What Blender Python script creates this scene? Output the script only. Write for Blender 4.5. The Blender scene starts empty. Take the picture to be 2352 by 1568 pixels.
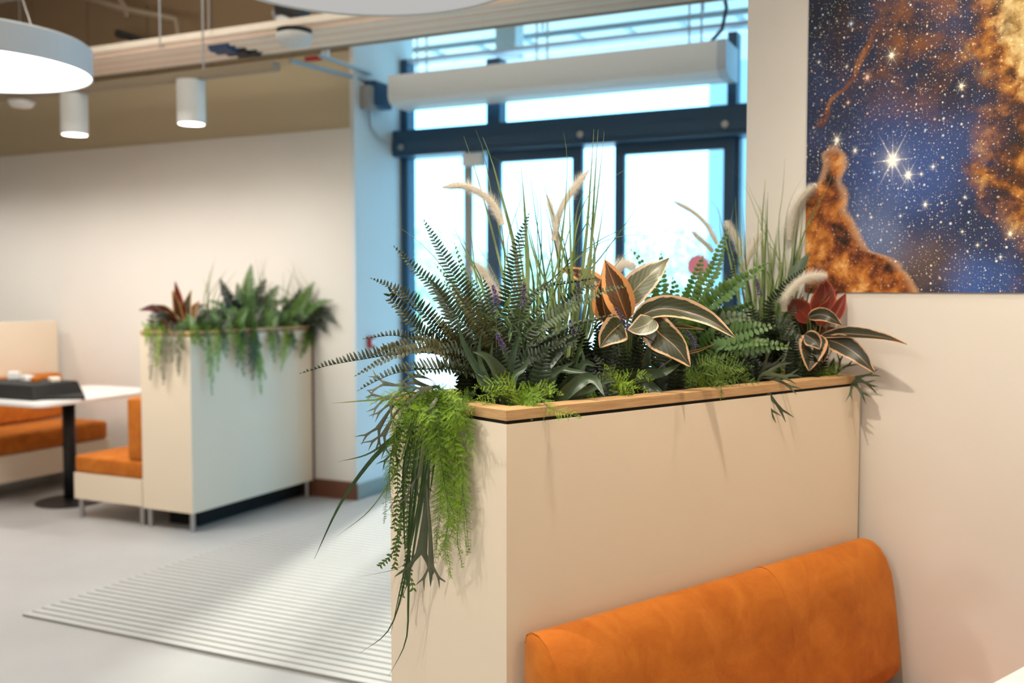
import bpy, bmesh, math, random
from mathutils import Vector, Matrix
random.seed(11)
sc = bpy.context.scene
COL = sc.collection
PI = math.pi

# ------------------------------------------------------------------ camera
# world frame: x runs along the near planter, y away from its front face, z up (metres)
FPX = 35 / 36 * 2352
PITCH = math.atan((784 - 664) / FPX)
TH = math.radians(50.45)
CAM = Vector((-1.281, -1.569, 1.45))
RT = Vector((math.sin(TH), -math.cos(TH), 0))
FH = Vector((math.cos(TH), math.sin(TH), 0))
FW = FH * math.cos(PITCH) - Vector((0, 0, 1)) * math.sin(PITCH)
UP = Vector((0, 0, 1)) * math.cos(PITCH) + FH * math.sin(PITCH)
cd = bpy.data.cameras.new('camera'); cam = bpy.data.objects.new('camera', cd); COL.objects.link(cam)
cd.lens = 35; cd.sensor_width = 36; cd.clip_start = 0.05; cd.clip_end = 200
M = Matrix((RT, UP, -FW)).transposed().to_4x4(); M.translation = CAM; cam.matrix_world = M
cd.dof.use_dof = True; cd.dof.focus_distance = 2.28; cd.dof.aperture_fstop = 2.3
sc.camera = cam
vs = sc.view_settings
vs.view_transform = 'Standard'; vs.look = 'None'; vs.gamma = 1.0; vs.use_curve_mapping = False
vs.exposure = 0.13

# ------------------------------------------------------------------ sky, sun
wd = bpy.data.worlds.new('sky'); sc.world = wd; wd.use_nodes = True
bg = wd.node_tree.nodes['Background']; bg.inputs[0].default_value = (.25, .64, 1, 1); bg.inputs[1].default_value = 5.8

# building frame: u along the window wall (to the right), v towards the windows
AB = math.radians(25.3)
BV = RT * math.sin(AB) + FH * math.cos(AB)
AU = Vector((BV.y, -BV.x, 0))
BROT = math.atan2(AU.y, AU.x)
def B(u, v, z=0.0): return AU * u + BV * v + Vector((0, 0, z))

sd = bpy.data.lights.new('sun', 'SUN'); sun = bpy.data.objects.new('sun', sd); COL.objects.link(sun)
sd.energy = 6.5; sd.angle = math.radians(5); sd.color = (1, .93, .82)
sdir = (AU * .25 - BV * 1.0).normalized() * math.cos(math.radians(24)) - Vector((0, 0, 1)) * math.sin(math.radians(24))
sun.rotation_euler = sdir.to_track_quat('-Z', 'Y').to_euler()
sun.location = B(-2.6, 9, 6)

# pixel of the photograph -> point on a real plane / at a real distance
def ray(px, py): return FW + RT * ((px - 1176) / FPX) + UP * ((784 - py) / FPX)
def hit(px, py, n, d):
    r = ray(px, py); return CAM + r * ((d - CAM.dot(n)) / r.dot(n))
def onx(px, py, x): return hit(px, py, Vector((1, 0, 0)), x)
def ony(px, py, y): return hit(px, py, Vector((0, 1, 0)), y)
def onz(px, py, z): return hit(px, py, Vector((0, 0, 1)), z)
def onu(px, py, u): return hit(px, py, AU, u)
def onv(px, py, v): return hit(px, py, BV, v)
def depth(p): return (p - CAM).dot(FW)
WX = 1.335                      # plane of the poster wall
def far(px, py, d):
    p = CAM + ray(px, py) * d
    if p.x > WX - .02: p = onx(px, py, WX - .02)
    return p

# ------------------------------------------------------------------ materials
def nt(name):
    m = bpy.data.materials.new(name); m.use_nodes = True
    t = m.node_tree; b = t.nodes['Principled BSDF']
    return m, t, b
def lk(t, a, b): t.links.new(a, b)
def node(t, kind, **kw):
    n = t.nodes.new(kind)
    for k, v in kw.items():
        if k.startswith('i_'):
            key = k[2:]
            key = int(key) if key.isdigit() else key.replace('_', ' ')
            n.inputs[key].default_value = v
        else: setattr(n, k, v)
    return n
def math_(t, op, a, b=None, clamp=False):
    n = t.nodes.new('ShaderNodeMath'); n.operation = op; n.use_clamp = clamp
    for i, x in enumerate((a, b)):
        if x is None: continue
        if hasattr(x, 'is_linked') or hasattr(x, 'links'): t.links.new(x, n.inputs[i])
        else: n.inputs[i].default_value = x
    return n.outputs[0]
def mixc(t, fac, a, b, mode='MIX'):
    n = t.nodes.new('ShaderNodeMix'); n.data_type = 'RGBA'; n.blend_type = mode
    for s, x in ((n.inputs['Factor'], fac), (n.inputs['A'], a), (n.inputs['B'], b)):
        if isinstance(x, (int, float)): s.default_value = x
        elif isinstance(x, tuple): s.default_value = x if len(x) == 4 else x + (1,)
        else: t.links.new(x, s)
    return n.outputs['Result']
def ramp(t, x, stops, interp='LINEAR'):
    n = t.nodes.new('ShaderNodeValToRGB'); cr = n.color_ramp; cr.interpolation = interp
    while len(cr.elements) < len(stops): cr.elements.new(.5)
    for e, (p, c) in zip(cr.elements, stops):
        e.position = p; e.color = c if len(c) == 4 else tuple(c) + (1,)
    t.links.new(x, n.inputs[0]); return n.outputs[0]
def sstep(t, x, lo, hi):
    n = t.nodes.new('ShaderNodeMapRange'); n.interpolation_type = 'SMOOTHSTEP'
    if hasattr(x, 'links'): t.links.new(x, n.inputs[0])
    n.inputs[1].default_value = lo; n.inputs[2].default_value = hi
    return n.outputs[0]

def plain(name, col, rough=.6, metal=0, noise=0.0, nscale=40, bump=0.0, bscale=200, spec=.5):
    m, t, b = nt(name)
    b.inputs['Roughness'].default_value = rough; b.inputs['Metallic'].default_value = metal
    b.inputs['Specular IOR Level'].default_value = spec
    tc = node(t, 'ShaderNodeTexCoord')
    n1 = node(t, 'ShaderNodeTexNoise', i_Scale=nscale, i_Detail=4.0); lk(t, tc.outputs['Object'], n1.inputs['Vector'])
    c2 = tuple(max(0, x * (1 - noise)) for x in col); c1 = tuple(min(1, x * (1 + noise)) for x in col)
    lk(t, mixc(t, n1.outputs[0], c2, c1), b.inputs['Base Color'])
    if bump:
        n2 = node(t, 'ShaderNodeTexNoise', i_Scale=bscale, i_Detail=3.0); lk(t, tc.outputs['Object'], n2.inputs['Vector'])
        bp = node(t, 'ShaderNodeBump', i_Strength=bump, i_Distance=.002)
        lk(t, n2.outputs[0], bp.inputs['Height']); lk(t, bp.outputs[0], b.inputs['Normal'])
    return m
def emit(name, col, s):
    m, t, b = nt(name)
    b.inputs['Base Color'].default_value = (.8, .8, .8, 1)
    b.inputs['Emission Color'].default_value = col + (1,); b.inputs['Emission Strength'].default_value = s
    return m
def wood(name, c1, c2, axis=0, sc_=1.0):
    m, t, b = nt(name)
    tc = node(t, 'ShaderNodeTexCoord'); mp = node(t, 'ShaderNodeMapping')
    s = [90 * sc_] * 3; s[axis] = 4 * sc_
    mp.inputs['Scale'].default_value = s
    lk(t, tc.outputs['Object'], mp.inputs[0])
    n = node(t, 'ShaderNodeTexNoise', i_Scale=2.2, i_Detail=6.0, i_Roughness=.65, i_Distortion=.3); lk(t, mp.outputs[0], n.inputs['Vector'])
    lk(t, ramp(t, n.outputs[0], [(.3, c1), (.5, tuple((a + b_) / 2 for a, b_ in zip(c1, c2))), (.72, c2)]), b.inputs['Base Color'])
    b.inputs['Roughness'].default_value = .5
    bp = node(t, 'ShaderNodeBump', i_Strength=.15, i_Distance=.001); lk(t, n.outputs[0], bp.inputs['Height']); lk(t, bp.outputs[0], b.inputs['Normal'])
    return m
def leafmat(name, c1, c2, rough=.5, trans=.18, back=None, vein=0.0):
    m, t, b = nt(name)
    tc = node(t, 'ShaderNodeTexCoord'); oi = node(t, 'ShaderNodeObjectInfo')
    n = node(t, 'ShaderNodeTexNoise', i_Scale=28.0, i_Detail=3.0); lk(t, tc.outputs['Object'], n.inputs['Vector'])
    f = math_(t, 'ADD', math_(t, 'MULTIPLY', n.outputs[0], 1.1), math_(t, 'MULTIPLY', oi.outputs['Random'], .5))
    f = math_(t, 'SUBTRACT', f, .3, True)
    c = mixc(t, f, c1, c2)
    if vein:
        uv = node(t, 'ShaderNodeUVMap'); sx = node(t, 'ShaderNodeSeparateXYZ'); lk(t, uv.outputs[0], sx.inputs[0])
        d = math_(t, 'ABSOLUTE', math_(t, 'SUBTRACT', sx.outputs[1], .5))
        w = math_(t, 'SINE', math_(t, 'MULTIPLY', math_(t, 'SUBTRACT', sx.outputs[0], math_(t, 'MULTIPLY', d, .25)), 130))
        rib = sstep(t, d, .045, .02)
        k = math_(t, 'ADD', math_(t, 'MULTIPLY', w, vein * .5), math_(t, 'MULTIPLY', rib, vein), True)
        c = mixc(t, k, c, tuple(min(1, x * 2.6 + .02) for x in c2))
    if back:
        g = node(t, 'ShaderNodeNewGeometry'); c = mixc(t, g.outputs['Backfacing'], c, back)
    lk(t, c, b.inputs['Base Color']); b.inputs['Roughness'].default_value = rough
    b.inputs['Specular IOR Level'].default_value = .35
    tr = node(t, 'ShaderNodeBsdfTranslucent'); lk(t, c, tr.inputs[0])
    mx = node(t, 'ShaderNodeMixShader'); mx.inputs[0].default_value = trans
    lk(t, b.outputs[0], mx.inputs[1]); lk(t, tr.outputs[0], mx.inputs[2])
    lk(t, mx.outputs[0], t.nodes['Material Output'].inputs[0])
    return m
def cordymat(name, mid, mid2, edge, edge2, back, ew=.70):
    m, t, b = nt(name)
    uv = node(t, 'ShaderNodeUVMap'); sx = node(t, 'ShaderNodeSeparateXYZ'); lk(t, uv.outputs[0], sx.inputs[0])
    U_, V_ = sx.outputs[0], sx.outputs[1]
    d = math_(t, 'MULTIPLY', math_(t, 'ABSOLUTE', math_(t, 'SUBTRACT', V_, .5)), 2)
    oi = node(t, 'ShaderNodeObjectInfo')
    tc = node(t, 'ShaderNodeTexCoord'); n = node(t, 'ShaderNodeTexNoise', i_Scale=60.0, i_Detail=3.0); lk(t, tc.outputs['Object'], n.inputs['Vector'])
    # oblique streaks that run from the midrib to the edge
    q = math_(t, 'SUBTRACT', math_(t, 'MULTIPLY', U_, 60), math_(t, 'MULTIPLY', d, 20))
    q = math_(t, 'ADD', q, math_(t, 'MULTIPLY', n.outputs[0], 5))
    st = math_(t, 'MULTIPLY', math_(t, 'SINE', q), .6)
    st2 = math_(t, 'SINE', math_(t, 'MULTIPLY', q, 3.1))
    k = math_(t, 'ADD', math_(t, 'MULTIPLY', st, .5), math_(t, 'MULTIPLY', st2, .35))
    c = mixc(t, math_(t, 'ADD', math_(t, 'MULTIPLY', k, .5), .45, True), mid, mid2)
    blot = node(t, 'ShaderNodeTexNoise', i_Scale=14.0, i_Detail=2.0); lk(t, tc.outputs['Object'], blot.inputs['Vector'])
    e = math_(t, 'ADD', d, math_(t, 'MULTIPLY', k, .055))
    e = math_(t, 'ADD', e, math_(t, 'MULTIPLY', math_(t, 'SUBTRACT', blot.outputs[0], .5), .55))
    e = math_(t, 'ADD', e, math_(t, 'MULTIPLY', sstep(t, U_, .72, 1.0), .35))
    em = sstep(t, e, ew, ew + .07)
    rib = sstep(t, d, .05, .02)
    c = mixc(t, math_(t, 'MULTIPLY', rib, .6), c, edge)
    c = mixc(t, em, c, mixc(t, n.outputs[0], edge, edge2))
    g = node(t, 'ShaderNodeNewGeometry'); c = mixc(t, math_(t, 'MULTIPLY', g.outputs['Backfacing'], .55), c, back)
    lk(t, c, b.inputs['Base Color']); b.inputs['Roughness'].default_value = .38
    tr = node(t, 'ShaderNodeBsdfTranslucent'); lk(t, c, tr.inputs[0])
    mx = node(t, 'ShaderNodeMixShader'); mx.inputs[0].default_value = .2
    lk(t, b.outputs[0], mx.inputs[1]); lk(t, tr.outputs[0], mx.inputs[2])
    lk(t, mx.outputs[0], t.nodes['Material Output'].inputs[0])
    return m

MT = {}
MT['cream'] = plain('cream_laminate', (.83, .70, .54), .55, noise=.02, nscale=6, bump=.04, bscale=900)
MT['wall'] = plain('warm_white_paint', (.76, .715, .65), .8, noise=.015, nscale=3, bump=.05, bscale=500)
MT['wall_brown'] = plain('taupe_paint', (.56, .46, .30), .85, noise=.03, nscale=3)
MT['deck'] = plain('dark_brown_panel', (.25, .165, .09), .8, noise=.08, nscale=5)
MT['white_paint'] = plain('white_paint', (.70, .70, .68), .7, noise=.01)
MT['white'] = plain('white_plastic', (.80, .80, .78), .4, noise=.01)
MT['grey_w'] = plain('grey_white_felt', (.62, .62, .60), .8, noise=.03)
MT['frame'] = plain('dark_blue_grey_aluminium', (.026, .075, .135), .4, .1, noise=.05)
MT['black'] = plain('black_metal', (.012, .012, .013), .45, noise=.1)
MT['blackcloth'] = plain('black_fabric', (.012, .011, .011), .8, noise=.2, bump=.3)
MT['steel'] = plain('brushed_steel', (.45, .43, .42), .35, .9, noise=.05)
MT['grey'] = plain('grey_post', (.33, .31, .29), .5, noise=.04)
MT['bluegrey'] = plain('galvanised_rod', (.36, .42, .46), .4, .4, noise=.05)
MT['bluebox'] = plain('dark_blue_plastic', (.015, .06, .15), .4, noise=.05)
MT['red'] = plain('red_plastic', (.45, .03, .02), .45, noise=.05)
MT['base'] = plain('brown_baseboard', (.15, .055, .03), .5, noise=.15)
MT['base2'] = plain('olive_grey_baseboard', (.30, .30, .26), .5, noise=.05)
MT['pipe'] = plain('beige_pipe', (.90, .79, .66), .5, noise=.06, nscale=20)
MT['pipe_pink'] = plain('pinkish_pipe', (.86, .66, .52), .5, noise=.06, nscale=20)
MT['trunk'] = plain('taupe_trunking', (.30, .235, .16), .6, noise=.05)
MT['soil'] = plain('dark_soil', (.012, .010, .008), .95, noise=.5, nscale=60, bump=1, bscale=90)
MT['orange'] = None
MT['oak'] = wood('oak_along', (.42, .22, .09), (.66, .42, .20), 0)
MT['oak_y'] = wood('oak_across', (.42, .22, .09), (.66, .42, .20), 1)
MT['lamp_off'] = plain('white_lamp_body', (.55, .60, .66), .5, noise=.01)
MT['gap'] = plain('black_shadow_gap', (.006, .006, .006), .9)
MT['laminate_w'] = plain('white_tabletop', (.82, .80, .77), .3, noise=.01)
MT['paving'] = plain('pale_paving', (.72, .70, .66), .9, noise=.1, nscale=2)
MT['ext_wall'] = plain('pale_render', (.30, .33, .33), .9, noise=.04)
MT['tree'] = leafmat('tree_leaf', (.25, .34, .14), (.45, .55, .25), .6, .3)
MT['bark'] = plain('bark', (.10, .07, .05), .9, noise=.3)

def fabric():
    m, t, b = nt('orange_velvet')
    tc = node(t, 'ShaderNodeTexCoord')
    n = node(t, 'ShaderNodeTexNoise', i_Scale=9.0, i_Detail=5.0, i_Roughness=.6, i_Distortion=.6); lk(t, tc.outputs['Object'], n.inputs['Vector'])
    n2 = node(t, 'ShaderNodeTexNoise', i_Scale=420.0, i_Detail=2.0); lk(t, tc.outputs['Object'], n2.inputs['Vector'])
    c = ramp(t, n.outputs[0], [(.3, (.44, .115, .012)), (.5, (.54, .155, .018)), (.7, (.66, .21, .028))])
    c = mixc(t, math_(t, 'MULTIPLY', n2.outputs[0], .5), c, (.36, .085, .008))
    lk(t, c, b.inputs['Base Color']); b.inputs['Roughness'].default_value = .85
    b.inputs['Sheen Weight'].default_value = .25; b.inputs['Sheen Tint'].default_value = (1, .6, .25, 1); b.inputs['Specular IOR Level'].default_value = .15
    bp = node(t, 'ShaderNodeBump', i_Strength=.35, i_Distance=.0015); lk(t, n2.outputs[0], bp.inputs['Height'])
    w = node(t, 'ShaderNodeTexNoise', i_Scale=5.0, i_Detail=2.0, i_Distortion=1.0); lk(t, tc.outputs['Object'], w.inputs['Vector'])
    bp2 = node(t, 'ShaderNodeBump', i_Strength=.35, i_Distance=.02); lk(t, w.outputs[0], bp2.inputs['Height']); lk(t, bp.outputs[0], bp2.inputs['Normal'])
    lk(t, bp2.outputs[0], b.inputs['Normal'])
    return m
MT['orange'] = fabric()

def floormat():
    m, t, b = nt('pale_grey_vinyl')
    tc = node(t, 'ShaderNodeTexCoord')
    n = node(t, 'ShaderNodeTexNoise', i_Scale=1.4, i_Detail=5.0); lk(t, tc.outputs['Object'], n.inputs['Vector'])
    n2 = node(t, 'ShaderNodeTexNoise', i_Scale=160.0, i_Detail=2.0); lk(t, tc.outputs['Object'], n2.inputs['Vector'])
    c = ramp(t, n.outputs[0], [(.35, (.37, .365, .36)), (.65, (.43, .425, .42))])
    lk(t, mixc(t, math_(t, 'MULTIPLY', n2.outputs[0], .15), c, (.40, .38, .36)), b.inputs['Base Color'])
    b.inputs['Roughness'].default_value = .42
    return m
MT['floor'] = floormat()
MT['mat_base'] = plain('grey_mat_base', (.36, .355, .34), .9, noise=.1)
MT['mat_rib'] = plain('pale_mat_rib', (.46, .45, .43), .85, noise=.06, nscale=60)

MT['fern'] = leafmat('dark_sword_fern', (.007, .017, .008), (.034, .056, .024), .40, .12, back=(.022, .032, .012))
MT['fern_olive'] = leafmat('olive_fern_underside', (.028, .031, .008), (.085, .083, .022), .5, .12)
MT['fern_grey'] = leafmat('grey_green_fern', (.03, .052, .024), (.12, .16, .078), .5, .15)
MT['fern_light'] = leafmat('mid_green_fern', (.022, .065, .010), (.125, .22, .042), .40, .2, back=(.09, .17, .05))
MT['rachis'] = plain('dark_stem', (.020, .020, .010), .6, noise=.2)
MT['rachis_g'] = plain('green_stem', (.07, .11, .025), .6, noise=.2)
MT['grass'] = leafmat('grass_blade', (.14, .20, .065), (.36, .42, .19), .5, .35)
MT['grass_d'] = leafmat('dark_grass_blade', (.03, .07, .022), (.12, .19, .07), .42, .2)
MT['grass_l'] = leafmat('pale_grass_blade', (.16, .24, .06), (.30, .36, .13), .5, .2)
MT['strap'] = leafmat('strap_leaf', (.016, .038, .02), (.07, .105, .055), .36, .08, vein=.10)
MT['asp'] = leafmat('bright_asparagus', (.15, .31, .012), (.37, .54, .045), .5, .3)
MT['asp_d'] = leafmat('deep_asparagus', (.06, .14, .015), (.20, .32, .035), .5, .25)
MT['vine'] = leafmat('small_leaf_vine', (.07, .15, .03), (.17, .27, .07), .5, .2)
MT['stag'] = leafmat('grey_staghorn', (.11, .125, .08), (.25, .26, .19), .6, .15)
MT['stag_d'] = leafmat('dark_staghorn', (.05, .075, .045), (.15, .18, .11), .5, .12)
MT['plume'] = leafmat('cream_plume', (.95, .91, .84), (.98, .96, .92), .9, .5)
MT['plume_core'] = leafmat('plume_core', (.86, .78, .62), (.92, .85, .72), .9, .4)
MT['lav'] = leafmat('lavender_bud', (.085, .05, .16), (.19, .13, .30), .7, .15)
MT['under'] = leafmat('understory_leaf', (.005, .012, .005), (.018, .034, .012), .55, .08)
MT['cordy'] = cordymat('variegated_leaf', (.022, .027, .011), (.10, .105, .05), (.72, .42, .22), (.80, .55, .34), (.50, .17, .05), .76)
MT['cordy_g'] = cordymat('variegated_pale_leaf', (.07, .085, .045), (.30, .30, .20), (.75, .50, .32), (.82, .62, .45), (.55, .20, .06), .78)
MT['cordy_o'] = cordymat('variegated_orange_leaf', (.05, .022, .008), (.16, .07, .02), (.72, .30, .09), (.75, .36, .14), (.55, .18, .05), .62)
MT['cordy_d'] = cordymat('variegated_dark_leaf', (.012, .016, .007), (.05, .045, .02), (.62, .33, .16), (.70, .42, .24), (.30, .09, .03), .80)
MT['cordy_r'] = cordymat('red_leaf', (.10, .014, .008), (.27, .035, .014), (.40, .06, .022), (.50, .10, .03), (.30, .04, .015), .86)

# ------------------------------------------------------------------ mesh helpers
class MB:
    def __init__(self): self.v = []; self.f = []; self.uv = []; self.mi = []; self.mats = []; self.cur = 0; self.smooth = False
    def use(self, m):
        if m not in self.mats: self.mats.append(m)
        self.cur = self.mats.index(m); return self
    def add(self, vs_, fs, uvs=None):
        o = len(self.v); self.v += [tuple(x) for x in vs_]
        for f in fs:
            self.f.append(tuple(o + i for i in f)); self.mi.append(self.cur)
            self.uv.append([uvs[i] if uvs else (0, 0) for i in f])
        return self
    def box(self, x0, x1, y0, y1, z0, z1):
        v = [(x, y, z) for z in (z0, z1) for y in (y0, y1) for x in (x0, x1)]
        return self.add(v, [(0, 2, 3, 1), (4, 5, 7, 6), (0, 1, 5, 4), (2, 6, 7, 3), (0, 4, 6, 2), (1, 3, 7, 5)])
    def prism(self, poly, z0, z1):
        n = len(poly); v = [(x, y, z0) for x, y in poly] + [(x, y, z1) for x, y in poly]
        fs = [tuple(range(n - 1, -1, -1)), tuple(range(n, 2 * n))] + [(i, (i + 1) % n, n + (i + 1) % n, n + i) for i in range(n)]
        return self.add(v, fs)
    def tube(self, pts, r, seg=8, cap=True):
        pts = [Vector(p) for p in pts]; n = len(pts); rr = r if isinstance(r, (list, tuple)) else [r] * n
        vs_ = []; ref = None
        for i, p in enumerate(pts):
            T = (pts[min(i + 1, n - 1)] - pts[max(i - 1, 0)]).normalized()
            if ref is None: ref = T.cross(Vector((0, 0, 1)) if abs(T.z) < .9 else Vector((1, 0, 0))).normalized()
            a = (ref - T * ref.dot(T)).normalized(); b_ = T.cross(a); ref = a
            vs_ += [p + (a * math.cos(2 * PI * k / seg) + b_ * math.sin(2 * PI * k / seg)) * rr[i] for k in range(seg)]
        fs = [(i * seg + k, i * seg + (k + 1) % seg, (i + 1) * seg + (k + 1) % seg, (i + 1) * seg + k) for i in range(n - 1) for k in range(seg)]
        if cap: fs += [tuple(range(seg - 1, -1, -1)), tuple(range((n - 1) * seg, n * seg))]
        return self.add(vs_, fs)
    def lathe(self, prof, seg=32, c=(0, 0)):
        n = len(prof); vs_ = [(c[0] + r * math.cos(2 * PI * k / seg), c[1] + r * math.sin(2 * PI * k / seg), z) for r, z in prof for k in range(seg)]
        fs = [(i * seg + k, i * seg + (k + 1) % seg, (i + 1) * seg + (k + 1) % seg, (i + 1) * seg + k) for i in range(n - 1) for k in range(seg)]
        if prof[0][0] > 0: fs.append(tuple(range(seg - 1, -1, -1)))
        if prof[-1][0] > 0: fs.append(tuple(range((n - 1) * seg, n * seg)))
        return self.add(vs_, fs)
    def build(self, name, mat=None, parent=None, smooth=False, org=None, bevel=0, bseg=2):
        me = bpy.data.meshes.new(name)
        vv = self.v if org is None else [tuple(Vector(p) - org) for p in self.v]
        me.from_pydata(vv, [], self.f)
        ul = me.uv_layers.new(name='UVMap'); i = 0
        flat = [c for fu in self.uv for uv in fu for c in uv]
        ul.data.foreach_set('uv', flat)
        if mat is not None: me.materials.append(MT[mat])
        else:
            for m in self.mats: me.materials.append(MT[m])
            me.polygons.foreach_set('material_index', self.mi)
        if smooth: me.polygons.foreach_set('use_smooth', [True] * len(me.polygons))
        if bevel:
            bm = bmesh.new(); bm.from_mesh(me)
            es = [e for e in bm.edges if len(e.link_faces) == 2 and e.calc_face_angle(0) > .5]
            bmesh.ops.bevel(bm, geom=es, offset=bevel, segments=bseg, affect='EDGES', profile=.5, clamp_overlap=True)
            bm.to_mesh(me); bm.free()
        me.update()
        o = bpy.data.objects.new(name, me); COL.objects.link(o)
        if parent is not None: o.parent = parent
        elif org is not None: o.location = org
        return o
def tag(o, label=None, cat=None, group=None, kind=None):
    if label: o['label'] = label
    if cat: o['category'] = cat
    if group: o['group'] = group
    if kind: o['kind'] = kind
    return o
def thing(name, loc, label, cat, rz=0, group=None):
    o = bpy.data.objects.new(name, None); COL.objects.link(o); o.empty_display_size = .1
    o.location = loc; o.rotation_euler = (0, 0, rz)
    return tag(o, label, cat, group)
def struct(mb, name, mat, loc=(0, 0, 0), rz=0, bevel=0):
    o = mb.build(name, mat, bevel=bevel); o.location = loc; o.rotation_euler = (0, 0, rz); o['kind'] = 'structure'
    return o

# ------------------------------------------------------------------ room shell (local axes = u, v, z)
FLOOR = struct(MB().box(-9.2, 3.2, -4.2, 4.62, -.1, 0), 'floor', 'floor', rz=BROT)
struct(MB().box(-9.2, -3.02, 3.85, 4.0, 0, 2.54), 'wall_back', 'wall', rz=BROT)
ub = struct(MB().box(-9.2, -3.02, 3.865, 4.0, 2.54, 3.06), 'wall_back_upper', 'wall_brown', rz=BROT)
db = struct(MB().box(-9.2, -3.02, 3.95, 4.0, 3.06, 3.8), 'wall_back_top', 'deck', rz=BROT)
for i in range(10):
    x1 = -3.025 - i * .62
    MB().box(x1 - .61, x1, 3.90, 3.955, 3.06, 3.79).build('panel', 'deck', db)
struct(MB().box(-3.02, -2.985, 3.85, 4.62, 0, 3.8), 'wall_reveal', 'white_paint', rz=BROT)
# window wall: lintel above the glazing, solid to the right of the entrance
struct(MB().box(-3.14, 3.2, 4.49, 4.62, 3.72, 3.8), 'wall_window', 'white_paint', rz=BROT)
struct(MB().box(.35, 3.2, 4.49, 4.62, 0, 3.72), 'wall_window_side', 'white_paint', rz=BROT)
struct(MB().box(3.2, 3.3, -4.2, 4.62, 0, 3.8), 'wall_right', 'wall', rz=BROT)
struct(MB().box(-9.3, -9.2, -4.2, 4.62, 0, 3.8), 'wall_left', 'wall', rz=BROT)
struct(MB().box(-9.2, 3.2, -4.3, -4.2, 0, 3.8), 'wall_front', 'wall', rz=BROT)
struct(MB().box(-9.3, 3.3, -4.3, 4.62, 3.8, 3.9), 'ceiling', 'wall', rz=BROT)
struct(MB().box(-3.33, -2.985, 3.835, 3.85, 0, .125), 'baseboard_back', 'base', rz=BROT)
struct(MB().box(-9.2, -3.36, 3.835, 3.85, 0, .10), 'baseboard_back_left', 'base', rz=BROT)
struct(MB().box(-2.985, -2.973, 3.85, 4.44, 0, .11), 'baseboard_reveal', 'base2', rz=BROT)
# partition wall that carries the poster (near-planter axes)
PW = struct(MB().box(WX, WX + .14, -3.2, .425, 0, 3.8), 'wall_poster', 'wall')

# ------------------------------------------------------------------ glazed entrance
gw = bpy.data.objects.new('window_1', None); COL.objects.link(gw); gw['kind'] = 'structure'
gw.location = B(0, 4.49, 0); gw.rotation_euler = (0, 0, BROT)
def bar(x0, x1, z0, z1, y0=-.05, y1=.06, name='mullion', mat='frame', par=None):
    return MB().box(x0, x1, y0, y1, z0, z1).build(name, mat, par or gw, bevel=.004)
bar(-2.985, -2.925, 0, 3.11, name='frame_post'); bar(.28, .35, 0, 3.11, name='frame_post')
bar(-2.925, .28, 3.085, 3.11, name='head_rail', mat='lamp_off')
bar(-2.285, -2.18, 2.585, 3.05); bar(-.60, -.54, 2.585, 3.05)
bar(-2.925, .28, 0, .05, name='threshold')
hd = MB().box(-3.0, .28, -.16, .06, 2.40, 2.585).build('door_header', 'frame', gw, bevel=.006)
MB().box(-2.98, .28, -.175, -.158, 2.43, 2.50).build('cover_strip', 'frame', hd)
for x in (-2.90, -1.53, -.58):
    MB().lathe([(.001, 0), (.022, 0), (.022, .012), (.001, .014)], 14).build('screw_cap', 'steel', hd)
    o = COL.objects[-1] if False else hd.children[-1]; o.rotation_euler = (PI / 2, 0, 0); o.location = (x, -.176, 2.46)
# panes
def glassmat():
    m, t, b = nt('clear_glass')
    b.inputs['Roughness'].default_value = .02; b.inputs['Base Color'].default_value = (.8, .9, .9, 1)
    tr = node(t, 'ShaderNodeBsdfTransparent'); tr.inputs[0].default_value = (.93, .97, .97, 1)
    mx = node(t, 'ShaderNodeMixShader'); mx.inputs[0].default_value = .04
    lk(t, tr.outputs[0], mx.inputs[1]); lk(t, b.outputs[0], mx.inputs[2]); lk(t, mx.outputs[0], t.nodes['Material Output'].inputs[0])
    return m
MT['glass'] = glassmat()
MB().box(-2.985, .35, .0, .008, 3.11, 3.72).build('pane', 'glass', gw)
for x0, x1 in ((-2.925, -2.285), (-2.18, -.60), (-.54, .28)):
    MB().box(x0, x1, .0, .008, 2.585, 3.05).build('pane', 'glass', gw)
def leaf_door(x0, x1, y, st=.07, name='door_leaf'):
    d = thing_part(name, gw)
    for a, b_ in ((x0, x0 + st), (x1 - st, x1)):
        MB().box(a, b_, y, y + .045, .02, 2.40).build('stile', 'frame', d, bevel=.003)
    MB().box(x0 + st, x1 - st, y, y + .045, .02, .12).build('bottom_rail', 'frame', d)
    MB().box(x0 + st, x1 - st, y, y + .045, 2.33, 2.40).build('top_rail', 'frame', d)
    MB().box(x0 + st, x1 - st, y + .018, y + .026, .12, 2.33).build('pane', 'glass', d)
    return d
def thing_part(name, par):
    o = bpy.data.objects.new(name, None); COL.objects.link(o); o.parent = par; return o
MB().box(-2.925, -2.285, .0, .008, .05, 2.40).build('pane', 'glass', gw)
bar(-2.285, -2.235, .05, 2.40)
leaf_door(-2.245, -1.565, -.06)
leaf_door(-1.335, -.55, -.06, .065)
MB().box(-.54, .28, .0, .008, .05, 2.40).build('pane', 'glass', gw)
bar(-.575, -.52, .05, 2.40, -.03)
# grey sensor post left of the sliding leaf
gp = thing('sensor_post', B(-2.395, 4.38, 0), 'slim grey post with a pale sensor head beside the sliding door', 'post', BROT)
MB().box(-.026, .026, -.02, .02, 0, 2.30).build('post', 'grey', gp, bevel=.004)
MB().box(-.03, .13, -.05, .03, 2.30, 2.395).build('sensor_head', 'white', gp, bevel=.015)
# red call point on the reveal wall
q = onu(849, 785, -2.985)
rb = thing('call_point', q, 'small red call point on the daylit reveal wall', 'alarm', BROT)
MB().box(.0, .03, -.03, .03, -.045, .04).build('housing', 'red', rb, bevel=.006)
MB().box(.03, .034, -.018, .018, -.02, .02).build('cover', 'white', rb)

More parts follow.
